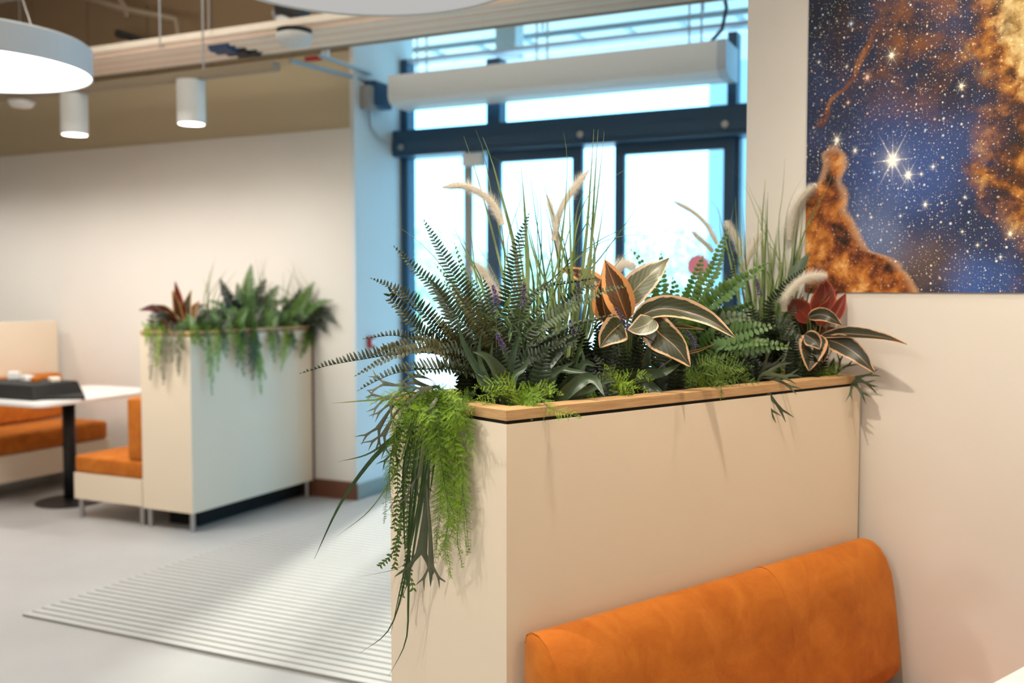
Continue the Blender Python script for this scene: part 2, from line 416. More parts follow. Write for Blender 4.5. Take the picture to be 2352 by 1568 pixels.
# air curtain
ac = thing('air_curtain', B(-1.66, 4.17, 2.70), 'long white air curtain unit hanging above the glass entrance', 'air curtain', BROT)
prof = [(-.16, .20), (-.16, .06), (-.15, .03), (-.12, .008), (-.06, 0), (.10, 0), (.14, .02), (.14, .20)]
def extrude_x(prof, x0, x1):
    n = len(prof); mb = MB(); mb.add([(x0, y, z) for y, z in prof] + [(x1, y, z) for y, z in prof],
        [tuple(range(n)), tuple(range(2 * n - 1, n - 1, -1))] + [(i, n + i, n + (i + 1) % n, (i + 1) % n) for i in range(n)]); return mb
extrude_x(prof, -1.14, 1.10).build('housing', 'white', ac)
for s in (-1.155, 1.10): extrude_x([(y * 1.03, z * 1.03 - .003) for y, z in prof], s, s + .055 if s > 0 else s + .015).build('end_cap', 'lamp_off' if s > 0 else 'white', ac)
for x in (-.98, -.08, .93):
    MB().box(x - .06, x + .06, -.05, .05, .20, .225).build('bracket', 'black', ac)
    for dx in (-.04, .035):
        MB().tube([(x + dx, 0, .225), (x + dx, 0, 1.09)], .006, 6).build('hanger_rod', 'steel', ac)
pts = [(1.0, .0, .21), (1.09, 0, .30), (1.12, -.02, .42), (1.10, -.05, .54), (1.02, -.10, .62)]
MB().tube(pts, .012, 8).build('power_cable', 'black', ac, smooth=True)

# ------------------------------------------------------------------ cable tray, pipes, trunking
ct = thing('cable_tray', B(-4.0, 3.15, 2.95), 'long suspended tray of beige pipes crossing below the brown wall top', 'cable tray', BROT)
for y in (-.21, .21): MB().box(-4.4, 3.75, y - .008, y + .008, (.03 if y < 0 else -.012), .07).build('side_rail', 'trunk' if y > 0 else 'pipe', ct)
for i in range(18): MB().box(-4.3 + i * .5, -4.26 + i * .5, -.2, .2, .055, .07).build('rung', 'trunk', ct)
for i in range(6):
    y = -.17 + i * .068
    MB().tube([(-4.4, y, .018), (3.75, y, .018)], .024, 12).build('pipe', 'pipe' if i % 2 else 'pipe_pink', ct, smooth=True)
for i, (px, py) in enumerate(((452, 92), (490, 106), (535, 116), (578, 126))):
    p = onz(px, py, 2.94); u = p.dot(AU) + 4.0; v = p.dot(BV) - 3.15
    y = -.165 + .066 * (i + 1)
    MB().tube([(u - .075, y, .010), (u + .075, y, .010)], .042, 10).build('coupling', 'bluebox' if i < 2 else 'black', ct)
for x in (-3.4, -1.6, .2, 2.0, 3.6):
    for y in (-.22, .22): MB().tube([(x, y, .0), (x, y, .84)], .006, 6).build('hanger_rod', 'steel', ct)
tk = thing('lighting_trunking', B(-4.6, 2.87, 2.715), 'thin taupe lighting trunking below the tray of pipes', 'trunking', BROT)
MB().box(-3.2, 1.75, -.035, .035, 0, .05).build('channel', 'trunk', tk, bevel=.004)
for x in (-2.4, -.6, 1.2): MB().tube([(x, 0, .05), (x, 0, 1.08)], .006, 6).build('hanger_rod', 'steel', tk)

def spot(loc, aim, power, col, size=110, blend=.6, rad=.05):
    ld = bpy.data.lights.new('lamp', 'SPOT'); o = bpy.data.objects.new('lamp', ld); COL.objects.link(o)
    ld.energy = power; ld.color = col; ld.spot_size = math.radians(size); ld.spot_blend = blend; ld.shadow_soft_size = rad
    o.location = loc; o.rotation_euler = (Vector(aim) - Vector(loc)).to_track_quat('-Z', 'Y').to_euler(); return o
WARM = (1, .86, .68)
MT['glow_dim'] = emit('dim_lamp_glow', (1, .98, .95), .12)
MT['glow'] = emit('lamp_glow', (1, .95, .86), 14)
MT['glow_panel'] = emit('lamp_panel_glow', (1, .97, .92), 1.6)
def downlight(loc, label, power, size=125, r=.085, h=.26, aim=None, group='cylinder downlights', rad=.06, col=(1, .98, .93)):
    d = thing('downlight', loc, label, 'downlight', BROT, group)
    MB().lathe([(r * .5, 0), (r, 0), (r, -h), (r * .88, -h), (r * .86, -h + .025)], 28).build('body', 'white', d, smooth=False)
    MB().lathe([(.001, -h + .02), (r * .87, -h + .02)], 28).build('diffuser', 'glow', d)
    s = spot(Vector(loc) + Vector((0, 0, -h - .01)), aim or Vector(loc) + Vector((0, 0, -2)), power, col, size, .7, rad)
    return d
downlight(B(-3.50, 2.87, 2.712), 'white cylinder downlight on the trunking, nearest the windows', 25, 168)
downlight(B(-4.49, 2.87, 2.712), 'white cylinder downlight on the trunking beside the round smoke detector', 25, 168)
downlight(B(-5.36, 2.87, 2.712), 'white cylinder downlight cut by the left edge of the picture', 25, 168)
downlight(B(-6.3, 2.87, 2.712), 'white cylinder downlight on the trunking, just left of the frame', 25, 168)
downlight(B(-7.3, 2.87, 2.712), 'white cylinder downlight on the trunking, farthest left', 25, 168)
q = onz(62, 232, 2.71)
sm = thing('smoke_detector', B(-4.98, 2.87, 2.715), 'round white smoke detector under the trunking at far left', 'smoke detector', BROT)
MB().lathe([(.085, 0), (.085, -.02), (.065, -.045), (.001, -.05)], 24).build('housing', 'white', sm, smooth=True)
MB().lathe([(.09, .0), (.09, -.006)], 24).build('base_ring', 'trunk', sm)

# round pendants
def pendant(loc, r, h, label, lit, power):
    d = thing('disc_pendant', loc, label, 'pendant lamp', BROT, 'round disc pendants')
    MB().lathe([(.001, h), (r * .97, h), (r, h - .012), (r, .0), (r * .985, 0), (r * .985, .008)], 64).build('shade', 'lamp_off' if lit else 'grey_w', d)
    MB().lathe([(.001, .006), (r * .985, .006)], 64).build('diffuser', 'glow_panel' if lit else 'glow_dim', d)
    for k in range(3):
        a = 2 * PI * k / 3 + .4
        MB().tube([(r * .6 * math.cos(a), r * .6 * math.sin(a), h), (0, 0, 3.75 - loc[2])], .003, 5).build('cable', 'steel', d)
    if power:
        ld = bpy.data.lights.new('pendant_light', 'AREA'); o = bpy.data.objects.new('pendant_light', ld); COL.objects.link(o)
        ld.shape = 'DISK'; ld.size = r * 1.9; ld.energy = power; ld.color = (1, .95, .87); o.location = Vector(loc) + Vector((0, 0, -.01))
    ld = bpy.data.lights.new('added_uplight', 'AREA'); o = bpy.data.objects.new('added_uplight', ld); COL.objects.link(o)  # upward light added to every disc to lift the ambient level
    ld.shape = 'DISK'; ld.size = r * 1.7; ld.energy = 30; ld.color = (1, .95, .87); o.location = Vector(loc) + Vector((0, 0, h + .01)); o.rotation_euler = (PI, 0, 0)
    return d
pendant(CAM + ray(-68, 163) * 5.0, .57, .15, 'large round pendant lamp lit white at the left edge', True, 36)
pendant(B(-1.18, 1.27, 2.60), .60, .06, 'large round pale disc pendant cut by the top edge, dimmed', False, 0)

pendant(Vector((-1.95, .05, 2.75)), .57, .15, 'added round fill lamp, unseen above the open floor beside the near planter', True, 17)  # unseen lit disc, added to brighten the near planter's end
# detector, struts, red clip and boxes by the tray
p = onz(676, 96, 2.865)
dm = thing('sensor_dome', p, 'small grey sensor dome under the pipes near the windows', 'sensor', BROT)
MB().lathe([(.05, .06), (.105, .04), (.105, .01), (.08, -.015), (.001, -.02)], 24).build('dome', 'grey_w', dm, smooth=True)
MB().lathe([(.10, .068), (.10, .058)], 24).build('mounting_plate', 'black', dm)
wb = thing('wall_bracket', B(-2.99, 4.1, 2.75), 'blue-grey rod bracket with dark box on the reveal wall', 'bracket', BROT)
W2 = Matrix.Rotation(-BROT, 3, 'Z')
def tolocal(o, p): return W2 @ (Vector(p) - o.location)
pa, pb_ = onv(668, 140, 3.32), onu(858, 190, -2.97)
pc, pd = onv(735, 128, 3.32), onu(850, 168, -2.97)
MB().tube([tolocal(wb, pa), tolocal(wb, pb_)], .016, 8).build('rod', 'bluegrey', wb)
MB().tube([tolocal(wb, pc), tolocal(wb, pd)], .013, 8).build('rod', 'bluegrey', wb)
l = tolocal(wb, onu(868, 215, -2.95)); MB().box(l.x - .04, l.x + .05, l.y - .11, l.y + .11, l.z - .10, l.z + .07).build('junction_box', 'bluebox', wb, bevel=.01)
l = tolocal(wb, onu(845, 215, -2.95)); MB().box(l.x - .03, l.x + .04, l.y - .05, l.y + .05, l.z - .11, l.z + .05).build('plate', 'grey', wb, bevel=.01)
MB().tube([tolocal(wb, onu(846, 245, -2.96)), tolocal(wb, onu(850, 290, -2.96)), tolocal(wb, onu(868, 318, -2.96)), tolocal(wb, onu(888, 330, -2.96))], .008, 6).build('cable', 'grey', wb)
p = onv(722, 134, 3.42)
rc = thing('red_tag', p, 'small red tag hanging below the pipes by the rods', 'tag', BROT)
MB().prism([(-.07, -.01), (.03, -.01), (.05, .012), (-.05, .012)], -.014, .014).build('tag_body', 'red', rc)
MB().box(.06, .11, -.01, .01, .0, .05).build('tie', 'white', rc)
# conduits on the dark upper wall
cn = thing('conduit_run', B(-5.0, 3.6, 3.3), 'dark conduits bending down against the brown upper wall', 'conduit', BROT)
def cpt(px, py, v=3.6): return tolocal(cn, onv(px, py, v))
MB().tube([cpt(150, -20), cpt(290, 22), cpt(405, 45), cpt(412, 90)], .022, 8).build('pipe', 'trunk', cn, smooth=True)
MB().tube([cpt(255, -30), cpt(290, 20), cpt(292, 40)], .018, 8).build('pipe', 'trunk', cn, smooth=True)
MB().tube([cpt(270, 76), cpt(340, 100)], .03, 8).build('clamp', 'black', cn)
MB().tube([cpt(200, 130), cpt(300, 92)], .02, 8).build('strut', 'trunk', cn)
cl = thing('curved_hose', B(-2.7, 3.3, 3.3), 'grey hose and black fitting above the pipes, beside the pale disc', 'hose', BROT)
def cpt2(px, py, v=3.3): return tolocal(cl, onv(px, py, v))
MB().tube([cpt2(640, 60), cpt2(628, 30), cpt2(645, 2), cpt2(690, -20)], .014, 8).build('hose', 'grey', cl, smooth=True)
MB().tube([cpt2(642, 15), cpt2(700, 40)], .05, 8).build('fitting', 'black', cl)
MB().tube([cpt2(640, 45), cpt2(680, 36)], .025, 8).build('collar', 'white', cl)

# ------------------------------------------------------------------ entrance mat with ribs
em = thing('entrance_mat', B(-2.95, 1.18, 0), 'ribbed pale grey entrance mat running from the glass doors', 'mat', BROT)
MB().box(0, 2.9, 0, 3.1, .001, .006).build('base', 'mat_base', em)
rib = MB().box(0, 2.9, 0, .038, .006, .0105).build('rib', 'mat_rib', em)
for i in range(1, 62):
    c = rib.copy(); COL.objects.link(c); c.parent = em; c.location = (0, i * .05, 0)

# ------------------------------------------------------------------ planter boxes
def planter(loc, rz, L, W, H, label, zb, ext=None):
    t = thing('planter_box', loc, label, 'planter', rz, 'cream planter boxes with wooden rims')
    th = .019; zt = H - .0295
    MB().prism([(0, 0), (L, 0), (L - th, th), (th, th)], zb, zt).build('front_panel', 'cream', t)
    MB().prism([(0, 0), (th, th), (th, W - th), (0, W)], zb, zt).build('end_panel', 'cream', t)
    MB().prism([(L, 0), (L, W), (L - th, W - th), (L - th, th)], zb, zt).build('end_panel', 'cream', t)
    MB().prism([(0, W), (th, W - th), (L - th, W - th), (L, W)], zb, zt).build('back_panel', 'cream', t)
    MB().box(th, L - th, th, W - th, zb, zb + .02).build('bottom_panel', 'cream', t)
    g = .006
    MB().box(g, L - g, g, .03, zt, H - .022).box(g, .03, .03, W - .03, zt, H - .022).box(g, L - g, W - .03, W - g, zt, H - .022).box(L - .03, L - g, .03, W - .03, zt, H - .022).build('shadow_gap_strip', 'gap', t)
    w = .058; a, b_ = H - .022, H
    MB().prism([(0, 0), (L, 0), (L - w, w), (w, w)], a, b_).build('rim_board', 'oak', t, bevel=.001)
    MB().prism([(0, 0), (w, w), (w, W - w), (0, W)], a, b_).build('rim_board', 'oak_y', t, bevel=.001)
    MB().prism([(L, 0), (L, W), (L - w, W - w), (L - w, w)], a, b_).build('rim_board', 'oak_y', t, bevel=.001)
    MB().prism([(0, W), (w, W - w), (L - w, W - w), (L, W)], a, b_).build('rim_board', 'oak', t, bevel=.001)
    # soil bed
    mb = MB(); nx, ny = 40, 12
    vs_ = [(.03 + (L - .06) * i / nx, .03 + (W - .06) * j / ny, H - .05 + random.uniform(-.006, .008)) for j in range(ny + 1) for i in range(nx + 1)]
    mb.add(vs_, [(j * (nx + 1) + i, j * (nx + 1) + i + 1, (j + 1) * (nx + 1) + i + 1, (j + 1) * (nx + 1) + i) for j in range(ny) for i in range(nx)])
    mb.build('soil_bed', 'soil', t)
    for x in (.03, L - .03):
        for y in (.03, W - .03): MB().tube([(x, y, 0), (x, y, zb)], .016, 10).build('leg', 'steel', t)
    return t
planter((0, 0, 0), 0, 1.32, .44, 1.2023, 'cream planter box with oak rim in front of the poster wall', .118)
# far planter: long axis along v, local x -> v
P2 = planter(B(-3.335, 2.65, 0), BROT + PI / 2, 1.17, .395, 1.2, 'cream planter box on steel legs beside the far booth', .118)
MB().box(.16, 1.17, .10, .34, .0, .118).build('shade_block', 'gap', P2)  # black block put in as the deep shade under the box
MB().box(1.17, 1.195, .0, .02, .0, 1.18).build('wall_trim', 'base', P2)

# ------------------------------------------------------------------ near booth
def cushion(x0, x1, y0, y1, z0, z1, bev=.04, taper=None, seg=6):
    bm = bmesh.new(); bmesh.ops.create_cube(bm, size=1)
    for v in bm.verts:
        v.co = Vector((x0 + (x1 - x0) * (v.co.x + .5), y0 + (y1 - y0) * (v.co.y + .5), z0 + (z1 - z0) * (v.co.z + .5)))
    if taper: taper(bm)
    bmesh.ops.bevel(bm, geom=bm.edges[:], offset=bev, segments=seg, affect='EDGES', profile=.5, clamp_overlap=True)
    return bm
def frombm(bm, name, mat, par):
    me = bpy.data.meshes.new(name); bm.to_mesh(me); bm.free(); me.materials.append(MT[mat])
    me.polygons.foreach_set('use_smooth', [True] * len(me.polygons))
    o = bpy.data.objects.new(name, me); COL.objects.link(o); o.parent = par; return o
bb = thing('booth_bench', (0, 0, 0), 'orange velvet booth bench against the near planter', 'bench')
def backrest_mesh(x0, x1):
    # side profile (y, z) of the backrest, clockwise from lower back
    prof = [(-.020, .37), (-.020, .715), (-.026, .735), (-.042, .744), (-.062, .742), (-.085, .728), (-.108, .700), (-.126, .662), (-.136, .62), (-.150, .52), (-.162, .42), (-.163, .385), (-.150, .366), (-.12, .36), (-.04, .36)]
    cy = -.085; cz = .55
    xs = [(0, .80), (.004, .93), (.012, .975), (.025, .995), (.05, 1)]
    rings = [(x0 + (0 if a == 0 else a * .35), s if True else 1) for a, s in ((0, .955), (.012, .985), (.03, 1))]
    n_mid = 24
    rings += [(x0 + .0105 + (x1 - x0 - .07) * i / n_mid, 1) for i in range(1, n_mid + 1)]
    rings += [(x1 - .045, .995), (x1 - .026, .97), (x1 - .012, .925), (x1 - .003, .86), (x1, .78)]
    mb = MB(); n = len(prof); vs_ = []
    for x, s in rings:
        w = .003 * math.sin(x * 19) + .002 * math.sin(x * 43)
        vs_ += [(x, cy + (y - cy) * s - (w if y < -.06 else 0), cz + (z - cz) * (s if s == 1 else (1 - (1 - s) * .42)) ) for y, z in prof]
    m = len(rings)
    fs = [(i * n + k, (i + 1) * n + k, (i + 1) * n + (k + 1) % n, i * n + (k + 1) % n) for i in range(m - 1) for k in range(n)]
    fs += [tuple(range(n)), tuple(range((m) * n - 1, (m - 1) * n - 1, -1))]
    mb.add(vs_, fs); return mb, prof
mb, PROF = backrest_mesh(.03, 1.305)
bk = mb.build('backrest', 'orange', bb, smooth=True)
for x in (.034, .80):
    pp = [(x, y - .0012 if y < -.06 else y, z + .0012) for y, z in PROF[1:13]]
    MB().tube(pp, .0016, 5).build('seam', 'orange', bk)
frombm(cushion(.03, 1.31, -.60, -.145, .22, .345, .03), 'seat', 'orange', bb)
MB().box(.03, 1.31, -.57, -.02, .12, .22).build('seat_base', 'cream', bb)
for x in (.08, 1.26):
    for y in (-.53, -.07): MB().tube([(x, y, 0), (x, y, .12)], .016, 10).build('leg', 'steel', bb)
def table(loc, rz, sx, sy, label, rad=.06):
    t = thing('cafe_table', loc, label, 'table', rz, 'white cafe tables')
    bm = bmesh.new(); bmesh.ops.create_cube(bm, size=1)
    for v in bm.verts: v.co = Vector((v.co.x * sx, v.co.y * sy, .728 + (v.co.z) * .025))
    bmesh.ops.bevel(bm, geom=[e for e in bm.edges if abs(e.verts[0].co.z - e.verts[1].co.z) > .01], offset=rad, segments=8, affect='EDGES', profile=.5)
    bmesh.ops.bevel(bm, geom=[e for e in bm.edges if e.calc_face_angle(0) > .8], offset=.004, segments=2, affect='EDGES')
    me = bpy.data.meshes.new('top'); bm.to_mesh(me); bm.free(); me.materials.append(MT['laminate_w'])
    o = bpy.data.objects.new('top', me); COL.objects.link(o); o.parent = t
    MB().tube([(0, 0, .02), (0, 0, .70)], .042, 20).build('column', 'black', t, smooth=True)
    MB().lathe([(.001, .028), (.05, .026), (.21, .010), (.225, .004), (.225, 0), (.001, 0)], 40).build('base_plate', 'black', t)
    MB().box(-.15, .15, -.15, .15, .705, .7155).build('mount_plate', 'black', t)
    return t
table((.78, -1.065, 0), 0, 1.08, .61, 'white table whose corner shows at the lower right', .02)

# ------------------------------------------------------------------ far booth
fb = thing('booth_bench', B(-3.735, 2.65, 0), 'orange far booth bench joined to the far planter', 'bench', BROT)
MB().box(-.58, -.002, 0, 1.16, .125, .29).build('seat_base', 'cream', fb)
frombm(cushion(-.58, -.008, .005, 1.15, .29, .40, .02), 'seat', 'orange', fb)
frombm(cushion(-.13, -.008, .01, 1.14, .40, .785, .02), 'backrest', 'orange', fb)
for x in (-.55, -.03):
    for y in (.03, 1.1): MB().tube([(x, y, 0), (x, y, .125)], .016, 10).build('leg', 'steel', fb)
ob = thing('booth_bench', B(-5.75, 2.0, 0), 'orange bench with tall cream back at the left edge', 'bench', BROT)
MB().box(-.02, .60, 0, 1.72, .125, .31).build('seat_base', 'cream', ob)
frombm(cushion(.12, .60, .0, 1.70, .31, .45, .03), 'seat', 'orange', ob)
frombm(cushion(.0, .13, .0, 1.70, .45, .80, .03), 'backrest', 'orange', ob)
MB().box(-.10, -.02, 0, 1.78, .10, 1.20).build('back_panel', 'cream', ob, bevel=.004)
for x in (.02, .55):
    for y in (.05, 1.65): MB().tube([(x, y, 0), (x, y, .125)], .016, 10).build('leg', 'steel', ob)
table(B(-4.735, 2.98, 0), BROT, .74, 1.06, 'white table with black pedestal in the far booth', .08)
# black tray on the far table
tr = thing('black_tray', B(-4.85, 2.80, .7412), 'black fabric tray on the far booth table', 'tray', BROT)
def frustum(x0, x1, y0, y1, z0, z1, fl):
    v = [(x0, y0, z0), (x1, y0, z0), (x1, y1, z0), (x0, y1, z0), (x0 - fl, y0 - fl * .3, z1), (x1 + fl, y0 - fl * .3, z1), (x1 + fl, y1 + fl, z1), (x0 - fl, y1 + fl, z1)]
    return MB().add(v, [(0, 3, 2, 1), (0, 1, 5, 4), (1, 2, 6, 5), (2, 3, 7, 6), (3, 0, 4, 7), (4, 5, 6, 7)])
frustum(-.34, .30, -.24, .16, 0, .10, -.03).build('tray_body', 'blackcloth', tr, bevel=.012)
MB().prism([(.26, -.2), (.50, -.02), (.30, .14)], .001, .02).build('strap', 'blackcloth', tr)
for x, s_, hh, c, lab in ((-.20, .035, .05, 'white', 'small white packet on the black tray, nearest the left edge'), (-.02, .05, .035, 'white', 'wider white packet in the middle of the black tray'), (.09, .025, .03, 'orange', 'tiny orange packet on the black tray'), (.19, .03, .03, 'pipe', 'small beige packet at the right end of the black tray')):
    pk = MB().box(-s_, s_, -.03, .03, 0, hh).build('packet', c, bevel=.006)
    pk.location = B(-4.85, 2.80, .8415) + AU * x + BV * random.uniform(-.08, .02); pk.rotation_euler = (0, 0, BROT + random.uniform(-.5, .5))
    tag(pk, lab, 'packet', 'packets on the black tray')

# ------------------------------------------------------------------ outside
ext = struct(MB().box(-30, 30, 4.62, 70, -.12, -.02), 'ground_outside', 'paving', rz=BROT)
cp = thing('entrance_canopy', B(-1.5, 4.64, 3.75), 'pale entrance canopy with a hung ladder rack outside the glazing', 'canopy', BROT)
MB().box(-4.5, 5, 0, 3.7, .0, .15).build('soffit', 'white_paint', cp)
MB().box(-4.5, 5, .35, .37, -.45, -.41).build('rail', 'bluegrey', cp); MB().box(-4.5, 5, .81, .83, -.43, -.42).build('rail', 'bluegrey', cp)
for i in range(24): MB().box(-4.4 + i * .40, -4.36 + i * .40, .36, .82, -.44, -.42).build('rung', 'bluegrey', cp)
for i in range(8): MB().tube([(-4.2 + i * 1.2, .36, -.40), (-4.2 + i * 1.2, .36, .0)], .008, 6).build('hanger_rod', 'bluegrey', cp)
MB().box(-.86, -.70, .10, .24, -.62, .0).build('duct', 'grey_w', cp)
for x in (-4.3, 4.8): MB().tube([(x, 3.5, -3.77), (x, 3.5, .0)], .06, 12).build('column', 'bluegrey', cp)
bd = thing('pale_building', B(-2.65, 17, 0), 'pale blue-grey building seen through the rightmost door glass', 'building', BROT)
MB().box(-1.25, 8, 0, 6, 0, 9).build('wall', 'ext_wall', bd)
for zz in (1.0, 4.2):
    for x in (.2, 2.4, 4.6):
        w = MB().box(x, x + 1.2, -.03, .02, zz, zz + 1.6).build('window', 'frame', bd)
sg = thing('road_sign', B(-2.75, 12, 0), 'round red sign on a post outside the entrance', 'sign', BROT)
MB().tube([(0, 0, 0), (0, 0, 1.9)], .03, 8).build('post', 'grey', sg)
ds = MB().lathe([(.001, -.01), (.16, -.01), (.16, .01), (.001, .01)], 28).build('disc', 'red', sg); ds.rotation_euler = (PI / 2, 0, 0); ds.location = (0, -.05, 1.78)
def tree(loc, h, r, label):
    t = thing('street_tree', loc, label, 'tree', 0, 'trees outside the glass entrance')
    MB().tube([(0, 0, 0), (.05, 0, h * .3), (0, .05, h * .6)], [.12, .10, .06], 8).build('trunk', 'bark', t)
    mb = MB(); rr = random.Random(int(h * 100))
    for k in range(2600):
        a = Vector((rr.gauss(0, 1), rr.gauss(0, 1), rr.gauss(0, 1))).normalized() * (rr.random() ** .4) * r
        c = Vector((a.x, a.y, h * .62 + a.z * .9)); n = Vector((rr.gauss(0, 1), rr.gauss(0, 1), rr.gauss(0, 1))).normalized(); s = n.orthogonal().normalized(); w = n.cross(s)
        L_ = .16; mb.add([c, c + s * L_ * .5 + w * L_ * .3, c + s * L_, c + s * L_ * .5 - w * L_ * .3], [(0, 1, 2, 3)])
    mb.build('crown', 'tree', t)
tree(B(-16.2, 27, 0), 2.3, 2.6, 'pale green tree outside the leftmost glass pane')
tree(B(-8.7, 30, 0), 1.9, 2.6, 'low pale tree outside behind the mid green fern')
tree(B(-11.2, 24, 0), 1.7, 2.0, 'low pale tree outside behind the tall grass plumes')

# ------------------------------------------------------------------ poster (flat print)
def poster():
    y0, z0 = .199, 1.441; Wd, Ht = 1.35, 1.62
    def st(px, py):
        p = onx(px, py, WX); return (y0 - p.y, p.z - z0)
    m, t, b = nt('nebula_print')
    tc = node(t, 'ShaderNodeTexCoord'); sx = node(t, 'ShaderNodeSeparateXYZ'); lk(t, tc.outputs['Object'], sx.inputs[0])
    S = math_(t, 'MULTIPLY', sx.outputs[1], -1); T = sx.outputs[2]
    cb = node(t, 'ShaderNodeCombineXYZ'); lk(t, S, cb.inputs[0]); lk(t, T, cb.inputs[1]); P = cb.outputs[0]
    def noise(sc_, det=6., rough=.6, dist=0., off=0.):
        mp = node(t, 'ShaderNodeMapping'); mp.inputs['Location'].default_value = (off, off * .7, off * .3); lk(t, P, mp.inputs[0])
        n = node(t, 'ShaderNodeTexNoise', i_Scale=sc_, i_Detail=det, i_Roughness=rough, i_Distortion=dist); lk(t, mp.outputs[0], n.inputs['Vector']); return n.outputs[0]
    def curve(pts_px, which):
        # boundary s as a function of t (both in metres), piecewise through a float curve
        pts = sorted(((st(*p)[1] / Ht, st(*p)[0] / Wd) for p in pts_px))
        n = node(t, 'ShaderNodeFloatCurve'); c = n.mapping.curves[0]
        c.points[0].location = pts[0]; c.points[1].location = pts[-1]
        for p in pts[1:-1]: c.points.new(*p)
        n.mapping.extend = 'HORIZONTAL'; n.mapping.update(); lk(t, math_(t, 'DIVIDE', T, Ht), n.inputs['Value']); n.inputs['Factor'].default_value = 1
        return math_(t, 'MULTIPLY', n.outputs[0], Wd)
    nA = noise(9, 8, .62, .4); nB = noise(22, 6, .6, .3, 3.); nC = noise(4, 5, .55, .2, 7.); nD = noise(60, 4, .6, 0, 1.)
    # deep sky
    sky = ramp(t, noise(3.2, 4, .5, .3, 11.), [(.34, (.006, .007, .014)), (.5, (.014, .020, .050)), (.68, (.032, .048, .125))])
    def blob(px, py, rad):
        s0, t0 = st(px, py); dx = math_(t, 'SUBTRACT', S, s0); dy = math_(t, 'SUBTRACT', T, t0)
        d = math_(t, 'SQRT', math_(t, 'ADD', math_(t, 'MULTIPLY', dx, dx), math_(t, 'MULTIPLY', dy, dy)))
        d = math_(t, 'ADD', d, math_(t, 'MULTIPLY', math_(t, 'SUBTRACT', nC, .5), .25))
        return sstep(t, d, rad, 0.)
    sky = mixc(t, math_(t, 'MULTIPLY', blob(2090, 410, .30), .75), sky, (.055, .11, .34))
    sky = mixc(t, math_(t, 'MULTIPLY', blob(2010, 540, .16), .8), sky, (.15, .20, .36))
    sky = mixc(t, math_(t, 'MULTIPLY', blob(2230, 650, .13), .8), sky, (.05, .12, .38))
    sky = mixc(t, math_(t, 'MULTIPLY', blob(2130, 590, .16), .5), sky, (.20, .12, .07))
    # rust haze in the upper middle and the orange cloud on the right
    haze = math_(t, 'MULTIPLY', blob(2120, 60, .34), math_(t, 'MULTIPLY', sstep(t, nA, .38, .72), 1.))
    sky = mixc(t, haze, sky, (.24, .085, .018))
    bR = curve([(2215, 2), (2235, 100), (2250, 200), (2265, 300), (2230, 400), (2275, 480), (2350, 540), (2400, 660)], 1)
    dR = math_(t, 'SUBTRACT', math_(t, 'ADD', S, math_(t, 'MULTIPLY', math_(t, 'SUBTRACT', nA, .5), .30)), bR)
    mR = sstep(t, dR, -.06, .10)
    cR = ramp(t, math_(t, 'ADD', math_(t, 'MULTIPLY', nB, .55), math_(t, 'MULTIPLY', nA, .5)), [(.40, (.014, .006, .004)), (.49, (.10, .030, .005)), (.57, (.36, .13, .015)), (.68, (.66, .38, .09))])
    col = mixc(t, mR, sky, cR)
    bG = curve([(2285, 2), (2292, 60), (2310, 120), (2340, 180), (2390, 300), (2420, 500)], 1)
    dG = math_(t, 'SUBTRACT', math_(t, 'ADD', S, math_(t, 'MULTIPLY', math_(t, 'SUBTRACT', nB, .5), .16)), bG)
    col = mixc(t, math_(t, 'MULTIPLY', sstep(t, dG, -.02, .06), .85), col, ramp(t, nB, [(.35, (.42, .24, .05)), (.62, (.72, .58, .28))]))
    # filament at upper left
    bF = curve([(2010, 60), (1985, 130), (1962, 175), (1945, 200), (1912, 232), (1897, 270), (1880, 298)], 1)
    dF = math_(t, 'ABSOLUTE', math_(t, 'SUBTRACT', math_(t, 'ADD', S, math_(t, 'MULTIPLY', math_(t, 'SUBTRACT', nB, .5), .05)), bF))
    tf = math_(t, 'MULTIPLY', sstep(t, T, st(1880, 298)[1], st(1885, 285)[1]), sstep(t, T, st(2010, 50)[1], st(1990, 110)[1]))
    wF = math_(t, 'MULTIPLY', sstep(t, dF, .018, .002), tf)
    col = mixc(t, math_(t, 'MULTIPLY', wF, .75), col, ramp(t, nB, [(.4, (.16, .045, .015)), (.62, (.40, .15, .035))]))
    # pillar at lower left
    bP = curve([(1921, 342), (1938, 352), (1942, 380), (1936, 415), (1944, 450), (1946, 485), (1962, 512), (1980, 552), (2002, 576), (2045, 592), (2078, 622), (2108, 668)], 1)
    bL = curve([(1919, 342), (1900, 352), (1896, 385), (1890, 410), (1872, 432), (1852, 450), (1820, 490), (1790, 560), (1760, 668)], 1)
    nn = math_(t, 'MULTIPLY', math_(t, 'SUBTRACT', nB, .5), .045)
    ins = math_(t, 'MINIMUM', math_(t, 'SUBTRACT', math_(t, 'ADD', bP, nn), S), math_(t, 'SUBTRACT', S, math_(t, 'ADD', bL, nn)))
    ins = math_(t, 'MINIMUM', ins, math_(t, 'SUBTRACT', st(1918, 340)[1], T))
    mP = sstep(t, ins, -.006, .010)
    rim = math_(t, 'MULTIPLY', sstep(t, ins, -.016, .003), sstep(t, ins, .030, .0))
    cP = ramp(t, math_(t, 'ADD', math_(t, 'ADD', math_(t, 'MULTIPLY', nA, .55), math_(t, 'MULTIPLY', nB, .3)), math_(t, 'MULTIPLY', noise(6, 3, .5, .8, 5.), .2)), [(.43, (.022, .008, .005)), (.49, (.19, .045, .010)), (.56, (.52, .18, .028)), (.66, (.90, .55, .22))])
    col = mixc(t, mP, col, cP)
    col = mixc(t, math_(t, 'MULTIPLY', rim, .6), col, (.62, .36, .20))
    # scattered stars
    add = None
